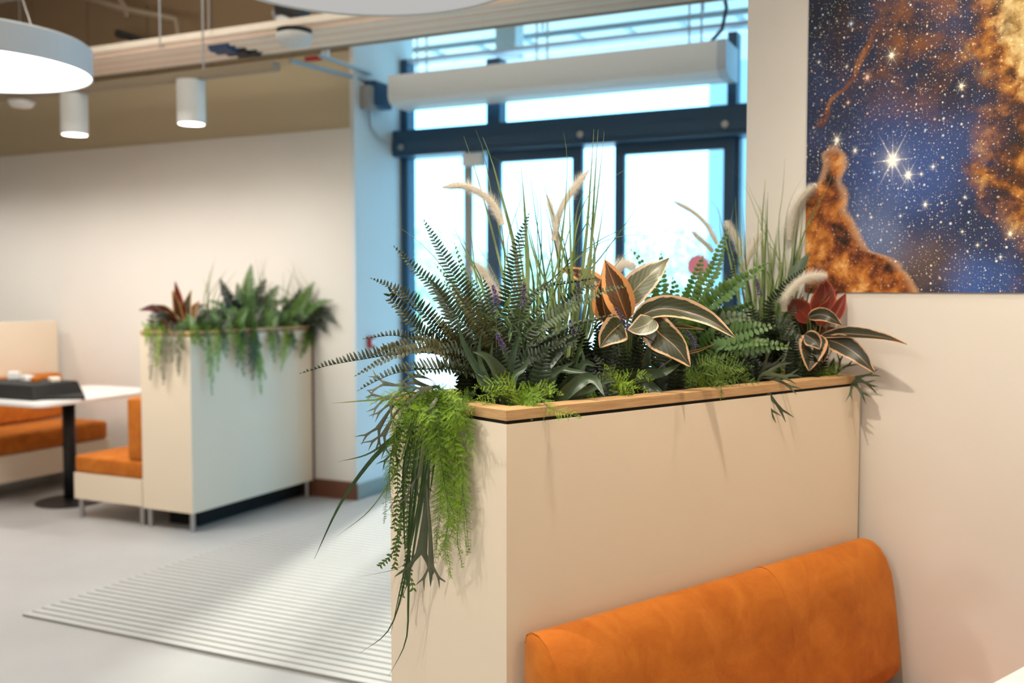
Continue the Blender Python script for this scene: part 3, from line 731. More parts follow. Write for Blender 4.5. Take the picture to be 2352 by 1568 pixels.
    for sc_, thr, den, br, off in ((40, .085, .25, 1.3, 0.), (75, .11, .25, 1.1, 4.), (140, .15, .3, .7, 9.)):
        mp = node(t, 'ShaderNodeMapping'); mp.inputs['Location'].default_value = (off, off, 0); lk(t, P, mp.inputs[0])
        v = node(t, 'ShaderNodeTexVoronoi', voronoi_dimensions='2D', i_Scale=float(sc_)); lk(t, mp.outputs[0], v.inputs['Vector'])
        sv = node(t, 'ShaderNodeSeparateColor'); lk(t, v.outputs['Color'], sv.inputs[0])
        size = math_(t, 'MULTIPLY', math_(t, 'POWER', sv.outputs[0], 3.), thr * 2.2)
        size = math_(t, 'ADD', size, thr * .35)
        k = math_(t, 'SUBTRACT', 1., math_(t, 'DIVIDE', v.outputs['Distance'], size), True)
        k = math_(t, 'MULTIPLY', math_(t, 'POWER', k, 1.3), math_(t, 'GREATER_THAN', sv.outputs[1], den))
        k = math_(t, 'MULTIPLY', k, br)
        tint = ramp(t, sv.outputs[2], [(0., (.85, .42, .16)), (.35, (.95, .80, .52)), (.8, (.92, .92, .78)), (1., (.45, .70, 1.))])
        c = mixc(t, k, (0, 0, 0), tint)
        add = c if add is None else mixc(t, 1., add, c, 'ADD')
    damp = math_(t, 'SUBTRACT', 1., math_(t, 'MULTIPLY', math_(t, 'MAXIMUM', mP, mR), .65))
    col = mixc(t, damp, col, mixc(t, 1., col, add, 'ADD'))
    # bright stars with six spikes
    for px, py, s_ in ((2052, 368, .120), (2088, 402, .062), (2050, 128, .045), (1924, 322, .048), (1966, 346, .030), (1994, 178, .034), (2210, 198, .034), (2127, 470, .030), (2322, 537, .030), (2118, 400, .022), (2145, 383, .026), (1957, 55, .026), (1883, 143, .020), (2003, 499, .018), (2070, 496, .018), (2212, 532, .018), (2247, 563, .02), (1950, 236, .022), (2218, 453, .018), (2300, 590, .018), (1972, 495, .016), (2010, 396, .018), (1947, 153, .018)):
        s0, t0 = st(px, py); dx = math_(t, 'SUBTRACT', S, s0); dy = math_(t, 'SUBTRACT', T, t0)
        r = math_(t, 'SQRT', math_(t, 'ADD', math_(t, 'MULTIPLY', dx, dx), math_(t, 'MULTIPLY', dy, dy)))
        core = math_(t, 'POWER', math_(t, 'SUBTRACT', 1., math_(t, 'DIVIDE', r, s_ * .22), True), 1.2)
        k = math_(t, 'ADD', core, math_(t, 'MULTIPLY', math_(t, 'POWER', math_(t, 'SUBTRACT', 1., math_(t, 'DIVIDE', r, s_ * .75), True), 3.), .35))
        for ang in ((90, 60, 120, 0) if s_ > .028 else (90, 0)):
            a = math.radians(ang); ca, sa = math.cos(a), math.sin(a)
            al = math_(t, 'ABSOLUTE', math_(t, 'ADD', math_(t, 'MULTIPLY', dx, ca), math_(t, 'MULTIPLY', dy, sa)))
            pe = math_(t, 'ABSOLUTE', math_(t, 'SUBTRACT', math_(t, 'MULTIPLY', dy, ca), math_(t, 'MULTIPLY', dx, sa)))
            ln = s_ * (1. if ang in (60, 120) else .7)
            a1 = math_(t, 'SUBTRACT', 1., math_(t, 'DIVIDE', al, ln), True)
            wdt = math_(t, 'ADD', math_(t, 'MULTIPLY', a1, s_ * .035), .0003)
            p1 = math_(t, 'SUBTRACT', 1., math_(t, 'DIVIDE', pe, wdt), True)
            k = math_(t, 'ADD', k, math_(t, 'MULTIPLY', math_(t, 'MULTIPLY', math_(t, 'POWER', a1, 1.4), p1), .75))
        k = math_(t, 'MINIMUM', k, 1.)
        tint = (.95, .90, .70) if px not in (1957, 2010, 1950, 1994) else ((.5, .78, 1.) if px in (1957, 2010) else (1., .6, .4))
        col = mixc(t, 1., col, mixc(t, k, (0, 0, 0), tint), 'ADD')
    lk(t, col, b.inputs['Base Color']); b.inputs['Roughness'].default_value = .55; b.inputs['Specular IOR Level'].default_value = .35
    MT['poster'] = m
    o = MB().box(-.004, 0, -Wd, 0, 0, Ht).build('nebula_poster', 'poster')
    o.location = (WX - .0005, y0, z0)
    tag(o, 'star field poster with orange nebula clouds on the cream wall', 'poster')
poster()

# ------------------------------------------------------------------ lamps over the near booth (above the frame); the last two are added fill
for x, y, pw, sz, cl_, lab in ((.98, -.42, 26, 130, (1, .88, .69), 'white cylinder downlight above the near booth beside the poster'),
        (.22, -.46, 74, 130, (1, .88, .69), 'white cylinder downlight above the near booth aisle end'),
        (-.85, .55, 90, 64, (1, .95, .88), 'white cylinder downlight above the aisle by the near planter'),
        (-2.3, -2.0, 25, 140, (1, .90, .76), 'added fill downlight, unseen above the open floor behind the table'),
        (.35, -2.3, 34, 140, (1, .88, .69), 'added fill downlight, unseen above the near table')):
    dl = downlight(Vector((x, y, 3.0)), lab, pw, sz, rad=.022, col=cl_, aim=(-.02, .22, .35) if sz < 100 else None)
    MB().tube([(0, 0, 0), (0, 0, .8)], .012, 8).build('stem', 'white', dl)

# ------------------------------------------------------------------ foliage builders
def crom(ctrl, n):
    """n+1 points of a Catmull-Rom curve through ctrl, evenly spaced in length"""
    c = [Vector(p) for p in ctrl]
    if len(c) == 2: c = [c[0], (c[0] + c[1]) / 2, c[1]]
    c = [c[0] * 2 - c[1]] + c + [c[-1] * 2 - c[-2]]
    d = []
    for i in range(1, len(c) - 2):
        for k in range(16):
            t = k / 16; p0, p1, p2, p3 = c[i - 1], c[i], c[i + 1], c[i + 2]
            d.append(.5 * ((2 * p1) + (p2 - p0) * t + (2 * p0 - 5 * p1 + 4 * p2 - p3) * t * t + (3 * p1 - p0 - 3 * p2 + p3) * t ** 3))
    d.append(c[-2])
    L = [0]
    for a, b in zip(d, d[1:]): L.append(L[-1] + (b - a).length)
    out = []; j = 0
    for i in range(n + 1):
        s = L[-1] * i / n
        while j < len(L) - 2 and L[j + 1] < s: j += 1
        f = (s - L[j]) / max(1e-9, L[j + 1] - L[j]); out.append(d[j].lerp(d[j + 1], min(1, f)))
    return out, L[-1]
def tangent(p, i):
    return (p[min(i + 1, len(p) - 1)] - p[max(i - 1, 0)]).normalized()
def tocam(p): return (CAM - p).normalized()
UZ = Vector((0, 0, 1))
rnd = random.Random(5)

def add_frond(mb, ctrl, half=.028, pitch=.0086, pw=.0076, nrm=None, fold=.35, fwd=.25, start=.06, mat='fern', rmat='rachis', r0=.0014, round_=False, curl=0, both=True, taper=.5):
    L0 = sum((Vector(b) - Vector(a)).length for a, b in zip(ctrl, ctrl[1:]))
    n = max(10, int(L0 / pitch)); P, L = crom(ctrl, n)
    mb.use(rmat); mb.tube(P[::2] + ([P[-1]] if n % 2 else []), [r0 * (1 - .75 * i / (len(P[::2]) + n % 2)) for i in range(len(P[::2]) + (1 if n % 2 else 0))], 4, False)
    mb.use(mat)
    for i in range(1, n + 1):
        s = i / n
        if s < start: continue
        T = tangent(P, i); N = (nrm if nrm else tocam(P[i]) * .8 + UZ * .6)
        N = (N - T * N.dot(T)).normalized(); S = T.cross(N)
        prof = min(1, (s - start) / .22 + .45) * min(1, ((1 - s) / taper) ** .75 + .06)
        for sd in (-1, 1):
            l = half * prof * rnd.uniform(.9, 1.08); w = pw * (0.55 + .45 * prof) * .5
            fa = fwd + rnd.uniform(-.08, .08); fo = fold + rnd.uniform(-.18, .18)
            D = (S * sd * math.cos(fo) + N * math.sin(fo)) * math.cos(fa) + T * math.sin(fa); D.normalize()
            Wv = (T - D * T.dot(D)).normalized(); Nn = D.cross(Wv) * (1 if sd > 0 else -1)
            b = P[i] + T * (.002 if sd > 0 else 0)
            dr = -Nn * (l * .10 * rnd.uniform(.2, 1.6)) if not curl else -Nn * l * curl
            if round_:
                wv = [(.0, .35), (.25, .95), (.55, 1.1), (.82, .8)]
            else:
                wv = [(.0, .60), (.22, 1.0), (.60, .80), (.86, .42)]
            vs_ = []
            for q, ww in wv:
                c = b + D * l * q + dr * q * q
                vs_ += [c - Wv * w * ww, c + Nn * w * .25, c + Wv * w * ww]
            vs_.append(b + D * l + dr + Wv * w * .15)
            fs = []
            for k in range(3):
                a = 3 * k; fs += [(a, a + 1, a + 4, a + 3), (a + 1, a + 2, a + 5, a + 4)]
            fs += [(9, 10, 12), (10, 11, 12)]
            mb.add(vs_, fs)
    return mb
def add_blade(mb, ctrl, w, nrm=None, n=14, mat='grass', shape='blade', fold=.15, wave=0.0, ac=2):
    P, L = crom(ctrl, n); mb.use(mat); vs_ = []; uv = []; cols = ac * 2 + 1
    for i, p in enumerate(P):
        s = i / n; T = tangent(P, i); N = (nrm if nrm else tocam(p))
        N = (N - T * N.dot(T)); N = N.normalized() if N.length > 1e-4 else T.orthogonal().normalized(); S = T.cross(N)
        if shape == 'blade': k = max(.06, (1 - s ** 2.2)) * (.75 + .25 * min(1, s * 6))
        elif shape == 'strap': k = max(.03, min(1, .35 + s * 1.9) * min(1, ((1 - s) / .45) ** .8))
        else: k = max(.015, math.sin(PI * min(1, s ** .72 * .985 + .012)) ** .85)
        for j in range(cols):
            a = (j - ac) / ac
            z = abs(a) * fold * w * k + wave * w * math.sin(s * 9 + a * 2.5 + (1 if a > 0 else 0)) * abs(a)
            vs_.append(p + S * (w * .5 * k * a) + N * z); uv.append((s, j / (cols - 1)))
    fs = [(i * cols + j, i * cols + j + 1, (i + 1) * cols + j + 1, (i + 1) * cols + j) for i in range(n) for j in range(cols - 1)]
    mb.add(vs_, fs, uv); return mb
def add_plume(mb, ctrl, r=.011, n=900):
    n = int(n * 2.6); r *= 1.5
    P, L = crom(ctrl, 40); mb.use('plume_core'); m = len(P)
    mb.tube(P, [r * .34 * min(1, (m - 1 - i) / 6 + .1) for i in range(m)], 5, False); mb.use('plume')
    for k in range(n):
        s = rnd.random(); i = min(m - 2, int(s * (m - 1))); p = P[i].lerp(P[i + 1], s * (m - 1) - i); T = tangent(P, i)
        a = T.orthogonal().normalized(); b = T.cross(a); an = rnd.uniform(0, 2 * PI)
        R = a * math.cos(an) + b * math.sin(an); q = min(1, s * 7 + .35) * min(1, (1 - s) * 4 + .25)
        D = (R + T * rnd.uniform(.3, 1.0)).normalized(); l = r * q * rnd.uniform(.8, 1.5); W = D.cross(T).normalized() * .00055
        mb.add([p - W, p + W, p + D * l], [(0, 1, 2)])
    return mb
def add_asp(mb, ctrl, bl=.026, sp=.006, ndl=.0055, mat='asp', nrm=None, start=.05, droop=0., nsp=.0028, nw=.0008):
    L0 = sum((Vector(b) - Vector(a)).length for a, b in zip(ctrl, ctrl[1:])); n = max(8, int(L0 / sp)); P, L = crom(ctrl, n)
    mb.use('rachis_g'); mb.tube(P, [.0011 * (1 - .6 * i / n) for i in range(n + 1)], 4, False); mb.use(mat)
    for i in range(n + 1):
        s = i / n
        if s < start: continue
        T = tangent(P, i); N = nrm if nrm else tocam(P[i]) * .7 + UZ * .3 + Vector((rnd.gauss(0, .4), rnd.gauss(0, .4), rnd.gauss(0, .4)))
        N = (N - T * N.dot(T)).normalized(); S = T.cross(N)
        for sd in (-1, 1):
            if rnd.random() < .12: continue
            l = bl * min(1, .5 + s * 2) * min(1, (1 - s) / .35 + .12) * rnd.uniform(.55, 1.1); a = rnd.uniform(.45, .85)
            D = (S * sd * math.cos(a) + T * math.sin(a) + N * rnd.uniform(-.3, .3)).normalized(); b = P[i]
            Q = (N.cross(D)).normalized(); e = b + D * l - UZ * droop * l
            mb.add([b - Q * nw * .6, b + Q * nw * .6, e], [(0, 1, 2)])
            k = max(2, int(l / nsp))
            for j in range(1, k + 1):
                c = b.lerp(e, j / k); nl = ndl * (1 - .45 * j / k) * rnd.uniform(.7, 1.2)
                for s2 in (-1, 1):
                    d = (Q * s2 + D * .75 + N * rnd.uniform(-.5, .5)).normalized(); w = D * nw
                    mb.add([c - w, c + w, c + d * nl], [(0, 1, 2)])
    return mb
def add_stag(mb, ctrl, w=.012, lv=2, nrm=None, mat='stag', fork=.5):
    P, L = crom(ctrl, 10); mb.use(mat); T = tangent(P, 10); N = nrm if nrm else tocam(P[-1])
    N = (N - T * N.dot(T)).normalized(); S = T.cross(N)
    vs_ = []
    for i, p in enumerate(P):
        t = tangent(P, i); n = (N - t * N.dot(t)).normalized(); s = t.cross(n); k = .22 + 1.15 * (i / 10) ** 3.5
        vs_ += [p - s * w * .5 * k, p + n * w * .12, p + s * w * .5 * k]
    mb.add(vs_, [f for i in range(10) for f in ((i * 3, i * 3 + 1, i * 3 + 4, i * 3 + 3), (i * 3 + 1, i * 3 + 2, i * 3 + 5, i * 3 + 4))])
    def lobe(b, D, l, w, lv):
        s = D.cross(N).normalized(); bend = UZ * -.12 * l
        pts = [b - D * w * .3, b + D * l * .5 + bend * .3, b + D * l + bend]
        ws = [w * 1.0, w * .62, w * .95 if lv > 0 else w * .12]
        vs = []
        for p, q in zip(pts, ws): vs += [p - s * q * .5, p + N * w * .1, p + s * q * .5]
        mb.add(vs, [(0, 1, 4, 3), (1, 2, 5, 4), (3, 4, 7, 6), (4, 5, 8, 7)])
        if lv > 0:
            for a in (-fork, fork * .8):
                D2 = (D * math.cos(a) + s * math.sin(a)).normalized(); lobe(pts[-1] + s * math.copysign(w * .22, a), D2, l * rnd.uniform(.6, .9), w * .62, lv - 1)
    for a in (-fork, fork):
        D = (T * math.cos(a) + S * math.sin(a)).normalized(); lobe(P[-1] + S * math.copysign(w * .3, a), D, w * 1.9 + .012, w * .80, lv - 1)
    return mb
def add_lav(mb, ctrl, head=.05, r=.006):
    P, L = crom(ctrl, 30); mb.use('rachis_g'); mb.tube(P, .0009, 4, False); mb.use('lav')
    h0 = max(.1, 1 - head / L)
    for k in range(110):
        s = h0 + (1 - h0) * rnd.random(); i = min(29, int(s * 30)); p = P[i].lerp(P[i + 1], s * 30 - i); T = tangent(P, i)
        a = T.orthogonal().normalized(); b = T.cross(a); an = rnd.uniform(0, 2 * PI); R = a * math.cos(an) + b * math.sin(an)
        q = r * (1.15 - .75 * (s - h0) / (1 - h0)); c = p + R * q * rnd.uniform(.4, 1); z = .0017
        mb.add([c - R * z, c + T * z, c - T * z, c + R * z * 1.6 + T * z, c + T.cross(R) * z, c - T.cross(R) * z], [(0, 1, 4), (1, 3, 4), (3, 2, 4), (2, 0, 4), (1, 0, 5), (3, 1, 5), (2, 3, 5), (0, 2, 5)])
    return mb
def add_sprig(mb, ctrl, ll=.016, lw=.006, sp=.012, mat='vine'):
    L0 = sum((Vector(b) - Vector(a)).length for a, b in zip(ctrl, ctrl[1:])); n = max(5, int(L0 / sp)); P, L = crom(ctrl, n)
    mb.use('rachis_g'); mb.tube(P, .0009, 4, False)
    for i in range(1, n + 1):
        T = tangent(P, i); N = tocam(P[i]) + Vector((rnd.gauss(0, .4), rnd.gauss(0, .4), rnd.gauss(0, .4))); N = (N - T * N.dot(T)).normalized(); S = T.cross(N)
        for sd in (-1, 1):
            D = (S * sd + T * rnd.uniform(.5, 1.3) + N * rnd.uniform(-.3, .4)).normalized(); l = ll * rnd.uniform(.7, 1.1)
            add_blade(mb, [P[i], P[i] + D * l * .5 + N * l * .1, P[i] + D * l], lw, N, 4, mat, 'leaf', .2, 0, 1)
    return mb

class Plant:
    """one plant: an Empty at its root, every frond / leaf / blade a part"""
    def __init__(self, name, base, label, cat='plant', group=None):
        self.base = Vector(base); self.o = thing(name, self.base, label, cat, 0, group)
    def part(self, name, fn, *a, label=None, **k):
        mb = MB(); fn(mb, *a, **k); o = mb.build(name, None, self.o, smooth=True, org=self.base)
        if label: o['label'] = label
        return o
def D0(px): # distance of the planter's middle line under a pixel column
    return depth(ony(px, 890, .22))
def W(px, py, d): return far(px, py, d)
def path(root, pts):
    """root point in metres, then (px, py, metres nearer(-)/farther(+) than the root)"""
    r = Vector(root); d0 = depth(r)
    return [r] + [far(p[0], p[1], d0 + (p[2] if len(p) > 2 else 0)) for p in pts]
ZS = 1.17    # soil level
def soil(px, y):      # point on the soil under a pixel column at depth y in the near planter
    p = hit(px, 900, Vector((0, 1, 0)), y); return Vector((min(1.27, max(.05, p.x)), y, ZS))

# ---- dark sword fern, left half of the near planter
R1 = soil(1130, .24)
sf = Plant('sword_fern', R1, 'large dark green sword fern fanning over the left end of the near planter', 'fern')
def fr(pl, root, pts, name='frond', **k): return pl.part(name, add_frond, path(root, pts), **k)
def rj(r, s=.02): return r + Vector((rnd.uniform(-s, s), rnd.uniform(-s, s), 0))
UPN = UZ * 1.0 + Vector((-.25, -.35, 0))
for pts, k in (
    ([(1122, 790, 0), (1085, 712, 0), (1037, 622, 0), (975, 508, .02)], dict(half=.034)),
    ([(1112, 800, -.02), (1042, 720, -.03), (1000, 662, -.03), (960, 624, -.03), (906, 567, -.03)], dict(half=.034)),
    ([(1080, 835, -.05), (1009, 763, -.08), (973, 717, -.10), (922, 671, -.10), (854, 640, -.08)], dict(half=.032, fold=.6)),
    ([(1070, 838, -.06), (966, 761, -.1), (920, 708, -.1), (897, 684, -.1), (901, 668, -.1), (921, 678, -.1), (960, 716, -.1)], dict(half=.024, taper=.4)),
    ([(1085, 840, -.04), (1010, 795, -.08), (943, 778, -.1), (900, 770, -.1), (837, 778, -.1)], dict(half=.030, nrm=UPN, fold=.75)),
    ([(1080, 842, -.05), (1012, 800, -.10), (955, 788, -.13), (884, 802, -.15), (850, 818, -.15)], dict(half=.026, mat='fern_olive', fold=.5, round_=True)),
    ([(1090, 850, .0), (1000, 812, -.02), (900, 815, -.05), (833, 825, -.06), (760, 838, -.07), (692, 857, -.08)], dict(half=.036, fold=.8, nrm=UPN)),
    ([(1080, 850, -.06), (1000, 800, -.12), (950, 803, -.15), (884, 826, -.16), (818, 862, -.17)], dict(half=.022, mat='fern_olive', round_=True, fold=.3)),
    ([(1095, 860, -.08), (1012, 848, -.14), (925, 853, -.18), (874, 870, -.18), (825, 896, -.18)], dict(half=.034, fold=.7, nrm=UPN)),
    ([(1160, 800, .0), (1168, 717, .0), (1176, 650, .0), (1187, 573, .01), (1214, 493, .02)], dict(half=.034)),
    ([(1118, 780, .04), (1095, 700, .05), (1070, 637, .06), (1057, 599, .06), (1044, 560, .06)], dict(half=.016, pitch=.011, pw=.008, mat='fern_light', round_=True, rmat='rachis_g')),
    ([(1110, 780, .04), (1075, 712, .05), (1037, 652, .06), (999, 606, .06)], dict(half=.016, pitch=.011, pw=.008, mat='fern_light', round_=True, rmat='rachis_g')),
    ([(1140, 805, -.05), (1101, 743, -.08), (1063, 694, -.10), (1022, 648, -.10)], dict(half=.034, mat='fern_olive', round_=True, fold=.15)),
    ([(1085, 840, -.05), (1050, 795, -.08), (1029, 763, -.10), (992, 720, -.10)], dict(half=.026, mat='fern_olive')),
    ([(1110, 850, -.05), (1065, 800, -.06), (1040, 748, -.06), (1020, 690, -.05), (985, 640, -.05)], dict(half=.032)),
    ([(1130, 840, -.03), (1120, 760, -.04), (1108, 700, -.04), (1085, 640, -.02)], dict(half=.032)),
    ([(1150, 840, -.02), (1140, 760, -.02), (1125, 690, 0), (1110, 640, 0)], dict(half=.028)),
    ([(1175, 790, .0), (1205, 700, .0), (1230, 672, .0), (1272, 655, 0)], dict(half=.03, mat='fern_grey', fold=.2)),
    ([(1190, 770, .02), (1225, 690, .02), (1259, 660, .0), (1310, 650, -.02), (1369, 639, -.04)], dict(half=.022, nrm=UPN, fold=.8)),
    ([(1190, 810, .0), (1240, 750, -.01), (1282, 723, -.02), (1333, 695, -.04), (1392, 667, -.05), (1436, 658, -.05)], dict(half=.028, mat='fern_grey', rmat='rachis_g')),
    ([(1190, 830, -.03), (1260, 785, -.06), (1323, 749, -.08), (1370, 735, -.09), (1422, 722, -.1)], dict(half=.020, nrm=UPN, fold=.85, pitch=.011, pw=.011, round_=True, mat='fern_grey')),
    ([(1185, 820, .0), (1230, 760, .0), (1270, 730, .0), (1330, 668, .0), (1380, 655, .02)], dict(half=.030)),
    ([(1180, 820, -.02), (1215, 760, -.03), (1235, 720, -.03), (1262, 690, -.03)], dict(half=.034)),
    ([(1190, 840, -.04), (1250, 800, -.05), (1300, 770, -.06), (1352, 762, -.07)], dict(half=.030)),
    ([(1190, 845, -.06), (1240, 812, -.08), (1290, 790, -.09), (1330, 800, -.1)], dict(half=.026)),
    ([(1120, 860, -.05), (1075, 810, -.08), (1040, 800, -.1), (985, 812, -.12)], dict(half=.030)),
    ([(1110, 870, -.06), (1050, 850, -.1), (990, 850, -.13), (930, 872, -.15)], dict(half=.030, mat='fern_grey', fold=.5)),
):
    fr(sf, rj(R1), pts, **k)

# ---- tall fountain grass with plumes, behind the sword fern
R2 = soil(1285, .33)
g1 = Plant('fountain_grass', R2, 'tall fountain grass with cream plumes between sword fern and striped leaves', 'plant')
for pts, w, mt in (
    ([(1175, 690), (1158, 640), (1120, 490), (1088, 380), (1065, 312)], 5, 'grass'),
    ([(1200, 700), (1165, 600), (1130, 450), (1110, 345), (1092, 298)], 4, 'grass'),
    ([(1210, 720), (1180, 560), (1160, 480), (1130, 370), (1109, 315)], 9, 'grass'),
    ([(1265, 700), (1290, 560), (1303, 380), (1294, 303)], 3.5, 'grass_l'),
    ([(1325, 720), (1345, 560), (1356, 420), (1364, 297)], 7, 'grass'),
    ([(1345, 700), (1358, 560), (1366, 420), (1374, 297)], 7, 'grass'),
    ([(1330, 700), (1352, 600), (1372, 450), (1388, 302)], 5, 'grass'),
    ([(1300, 740), (1318, 560), (1350, 450), (1405, 410), (1442, 385)], 3.5, 'grass_l'),
    ([(1285, 760), (1300, 690), (1380, 590), (1440, 510), (1476, 453)], 4, 'grass_d'),
    ([(1200, 720), (1270, 640), (1350, 570), (1420, 530), (1482, 515)], 4, 'grass_d'),
    ([(1260, 700), (1300, 620), (1370, 562), (1440, 540), (1496, 543)], 3, 'grass'),
    ([(1215, 740), (1212, 620), (1205, 480), (1197, 383)], 10, 'grass'),
    ([(1260, 720), (1245, 590), (1228, 480), (1217, 395)], 4, 'grass_d'),
    ([(1255, 730), (1235, 560), (1235, 470), (1212, 400)], 2.5, 'grass_d'),
    ([(1110, 790), (1060, 690), (1010, 605), (950, 545), (897, 510)], 3, 'grass_l'),
    ([(1140, 760), (1110, 665), (1075, 590), (1040, 518)], 7, 'grass'),
    ([(1140, 740), (1105, 640), (1085, 600), (1062, 545)], 5, 'grass_d'),
    ([(1320, 760), (1330, 650), (1370, 570), (1392, 520)], 3, 'grass_d'),
    ([(1370, 740), (1380, 640), (1395, 570), (1400, 520)], 3.5, 'grass_d'),
    ([(1140, 790), (1095, 640), (1070, 560), (1030, 532)], 2.5, 'grass_l'),
    ([(1190, 760), (1140, 640), (1100, 570), (1062, 545)], 2.5, 'grass_l'),
    ([(1290, 740), (1320, 560), (1325, 480), (1345, 425)], 4, 'grass'),
    ([(1320, 740), (1318, 620), (1322, 500), (1340, 440)], 9, 'grass'),
    ([(1285, 730), (1282, 600), (1265, 520), (1255, 480)], 7, 'grass'),
    ([(1300, 750), (1285, 640), (1290, 540), (1305, 440)], 6, 'grass_d'),
    ([(1350, 760), (1360, 660), (1365, 560), (1340, 480)], 8, 'grass'),
    ([(1355, 770), (1370, 680), (1430, 590), (1470, 575)], 3, 'grass_l'),
    ([(1230, 760), (1225, 640), (1190, 520), (1180, 480)], 4, 'grass_d'),
    ([(1240, 760), (1250, 650), (1270, 570), (1262, 500)], 5, 'grass'),
    ([(1120, 720), (1085, 560), (1078, 430), (1075, 395)], 2.5, 'grass_l'),
    ([(1190, 700), (1165, 560), (1200, 440), (1160, 380), (1118, 352)], 2, 'grass_l'),
):
    d0 = rnd.uniform(-.06, .05); k = [(a, b, d0) for a, b in pts]
    g1.part('blade', add_blade, path(rj(R2, .03), k), w * .0016, None, 18, mt, 'blade', .3, 0, 1)
for i in range(26):
    x0 = rnd.gauss(1270, 55); x1 = x0 + rnd.gauss(0, 45); y1 = rnd.uniform(420, 600); d0 = rnd.uniform(-.06, .06)
    g1.part('blade', add_blade, path(rj(R2, .04), [(x0, 720, d0), ((x0 + x1) / 2 + rnd.gauss(0, 10), (720 + y1) / 2, d0), (x1, y1, d0)]), rnd.uniform(2.5, 7) * .0016, None, 12, rnd.choice(['grass', 'grass_d', 'grass', 'grass_l']), 'blade', .3, 0, 1)
def plume(pl, root, stem, head, r=.013, n=1000, dd=0):
    d0 = depth(Vector(root)) + dd
    hp = [far(a, b, d0) for a, b in head]
    pl.part('stem', add_blade, [Vector(root)] + [far(a, b, d0) for a, b in stem] + [hp[0]], .0022, None, 12, 'grass', 'blade', .3, 0, 1)
    pl.part('plume', add_plume, hp, r, n, label='fluffy cream seed plume')
plume(g1, R2, [(1190, 700), (1165, 600)], [(1153, 516), (1142, 485), (1115, 452), (1065, 427), (1018, 430)], .016, 1300, -.05)
plume(g1, R2, [(1285, 720), (1272, 620)], [(1272, 552), (1285, 490), (1312, 440), (1352, 392)], .015, 1300, 0)
plume(g1, R2, [(1290, 740), (1290, 640)], [(1285, 590), (1276, 530), (1268, 490), (1256, 448)], .012, 1000, .05)
plume(g1, R2, [(1190, 760)], [(1150, 690), (1128, 655), (1108, 625), (1090, 605)], .020, 1000, .18)
plume(g1, R2, [(1370, 740)], [(1398, 660), (1412, 622), (1432, 606), (1458, 612)], .018, 1100, .02)

# ---- striped cordyline, middle
R3 = soil(1440, .17)
c1 = Plant('striped_cordyline', R3, 'striped dark green cordyline with orange-pink leaf edges in the middle of the near planter', 'plant')
def lf(pl, root, base, pts, w, mt, d=-.06, nrm=None, fold=.12, wave=.03, tip=0., roll=0.):
    """petiole from the root to base, then the blade through pts (px, py, d)"""
    d0 = depth(Vector(root)) + d
    bp = far(base[0], base[1], d0)
    pp = [bp] + [far(p[0], p[1], d0 + (p[2] if len(p) > 2 else 0)) for p in pts]
    N = nrm
    if roll:
        T = (pp[-1] - pp[0]).normalized(); N = tocam(bp); N = Matrix.Rotation(math.radians(roll), 3, T) @ N
    o = pl.part('leaf', add_blade, pp, w * .00118, N, 18, mt, 'leaf', fold, wave, 3)
    mb = MB(); mb.use('rachis_g'); P, _ = crom([Vector(root), Vector(root).lerp(bp, .55) + UZ * .01, bp, bp.lerp(pp[1], .15)], 8); mb.tube(P, .0026, 6, False)
    mb.build('petiole', None, pl.o, smooth=True, org=pl.base)
lf(c1, R3, (1442, 735), [(1425, 690), (1408, 645, .01), (1389, 596, .02)], 62, 'cordy_o', -.05, fold=.3)
lf(c1, R3, (1432, 712), [(1455, 670), (1492, 632, .0), (1537, 593, .02)], 62, 'cordy_g', -.04, roll=-12, wave=.05)
lf(c1, R3, (1450, 742), [(1500, 712, -.03), (1560, 712, -.06), (1630, 735, -.08), (1690, 776, -.10)], 50, 'cordy', -.06, roll=-25, fold=.25)
lf(c1, R3, (1490, 735), [(1515, 765, -.05), (1552, 797, -.08), (1586, 842, -.10)], 68, 'cordy', -.07, roll=8)
lf(c1, R3, (1502, 732), [(1485, 745, -.02), (1462, 754, -.03), (1441, 757, -.04)], 46, 'cordy_g', -.11, roll=15)
lf(c1, R3, (1428, 742), [(1410, 757, -.03), (1392, 776, -.05), (1378, 799, -.06)], 62, 'cordy', -.09, roll=-10, fold=.2)
lf(c1, R3, (1402, 695), [(1370, 655), (1330, 630, .02), (1284, 616, .03)], 46, 'cordy_o', .05, roll=30)
lf(c1, R3, (1395, 742), [(1388, 712), (1383, 678), (1381, 640)], 48, 'cordy_o', .0, fold=.3)
lf(c1, R3, (1470, 768), [(1495, 785, -.02), (1520, 802, -.03), (1543, 826, -.04)], 24, 'cordy', -.09, roll=50)
lf(c1, R3, (1455, 725), [(1490, 712), (1520, 705), (1550, 690)], 40, 'cordy_o', .02, roll=35)
lf(c1, R3, (1560, 815), [(1590, 806), (1615, 800), (1642, 789)], 12, 'cordy', -.05, roll=60)
lf(c1, R3, (1440, 760), [(1470, 750), (1520, 742, -.02), (1622, 757, -.05)], 20, 'cordy', -.05, roll=55)
lf(c1, R3, (1450, 800), [(1470, 815), (1485, 825), (1497, 834)], 22, 'cordy_o', -.03, roll=30)

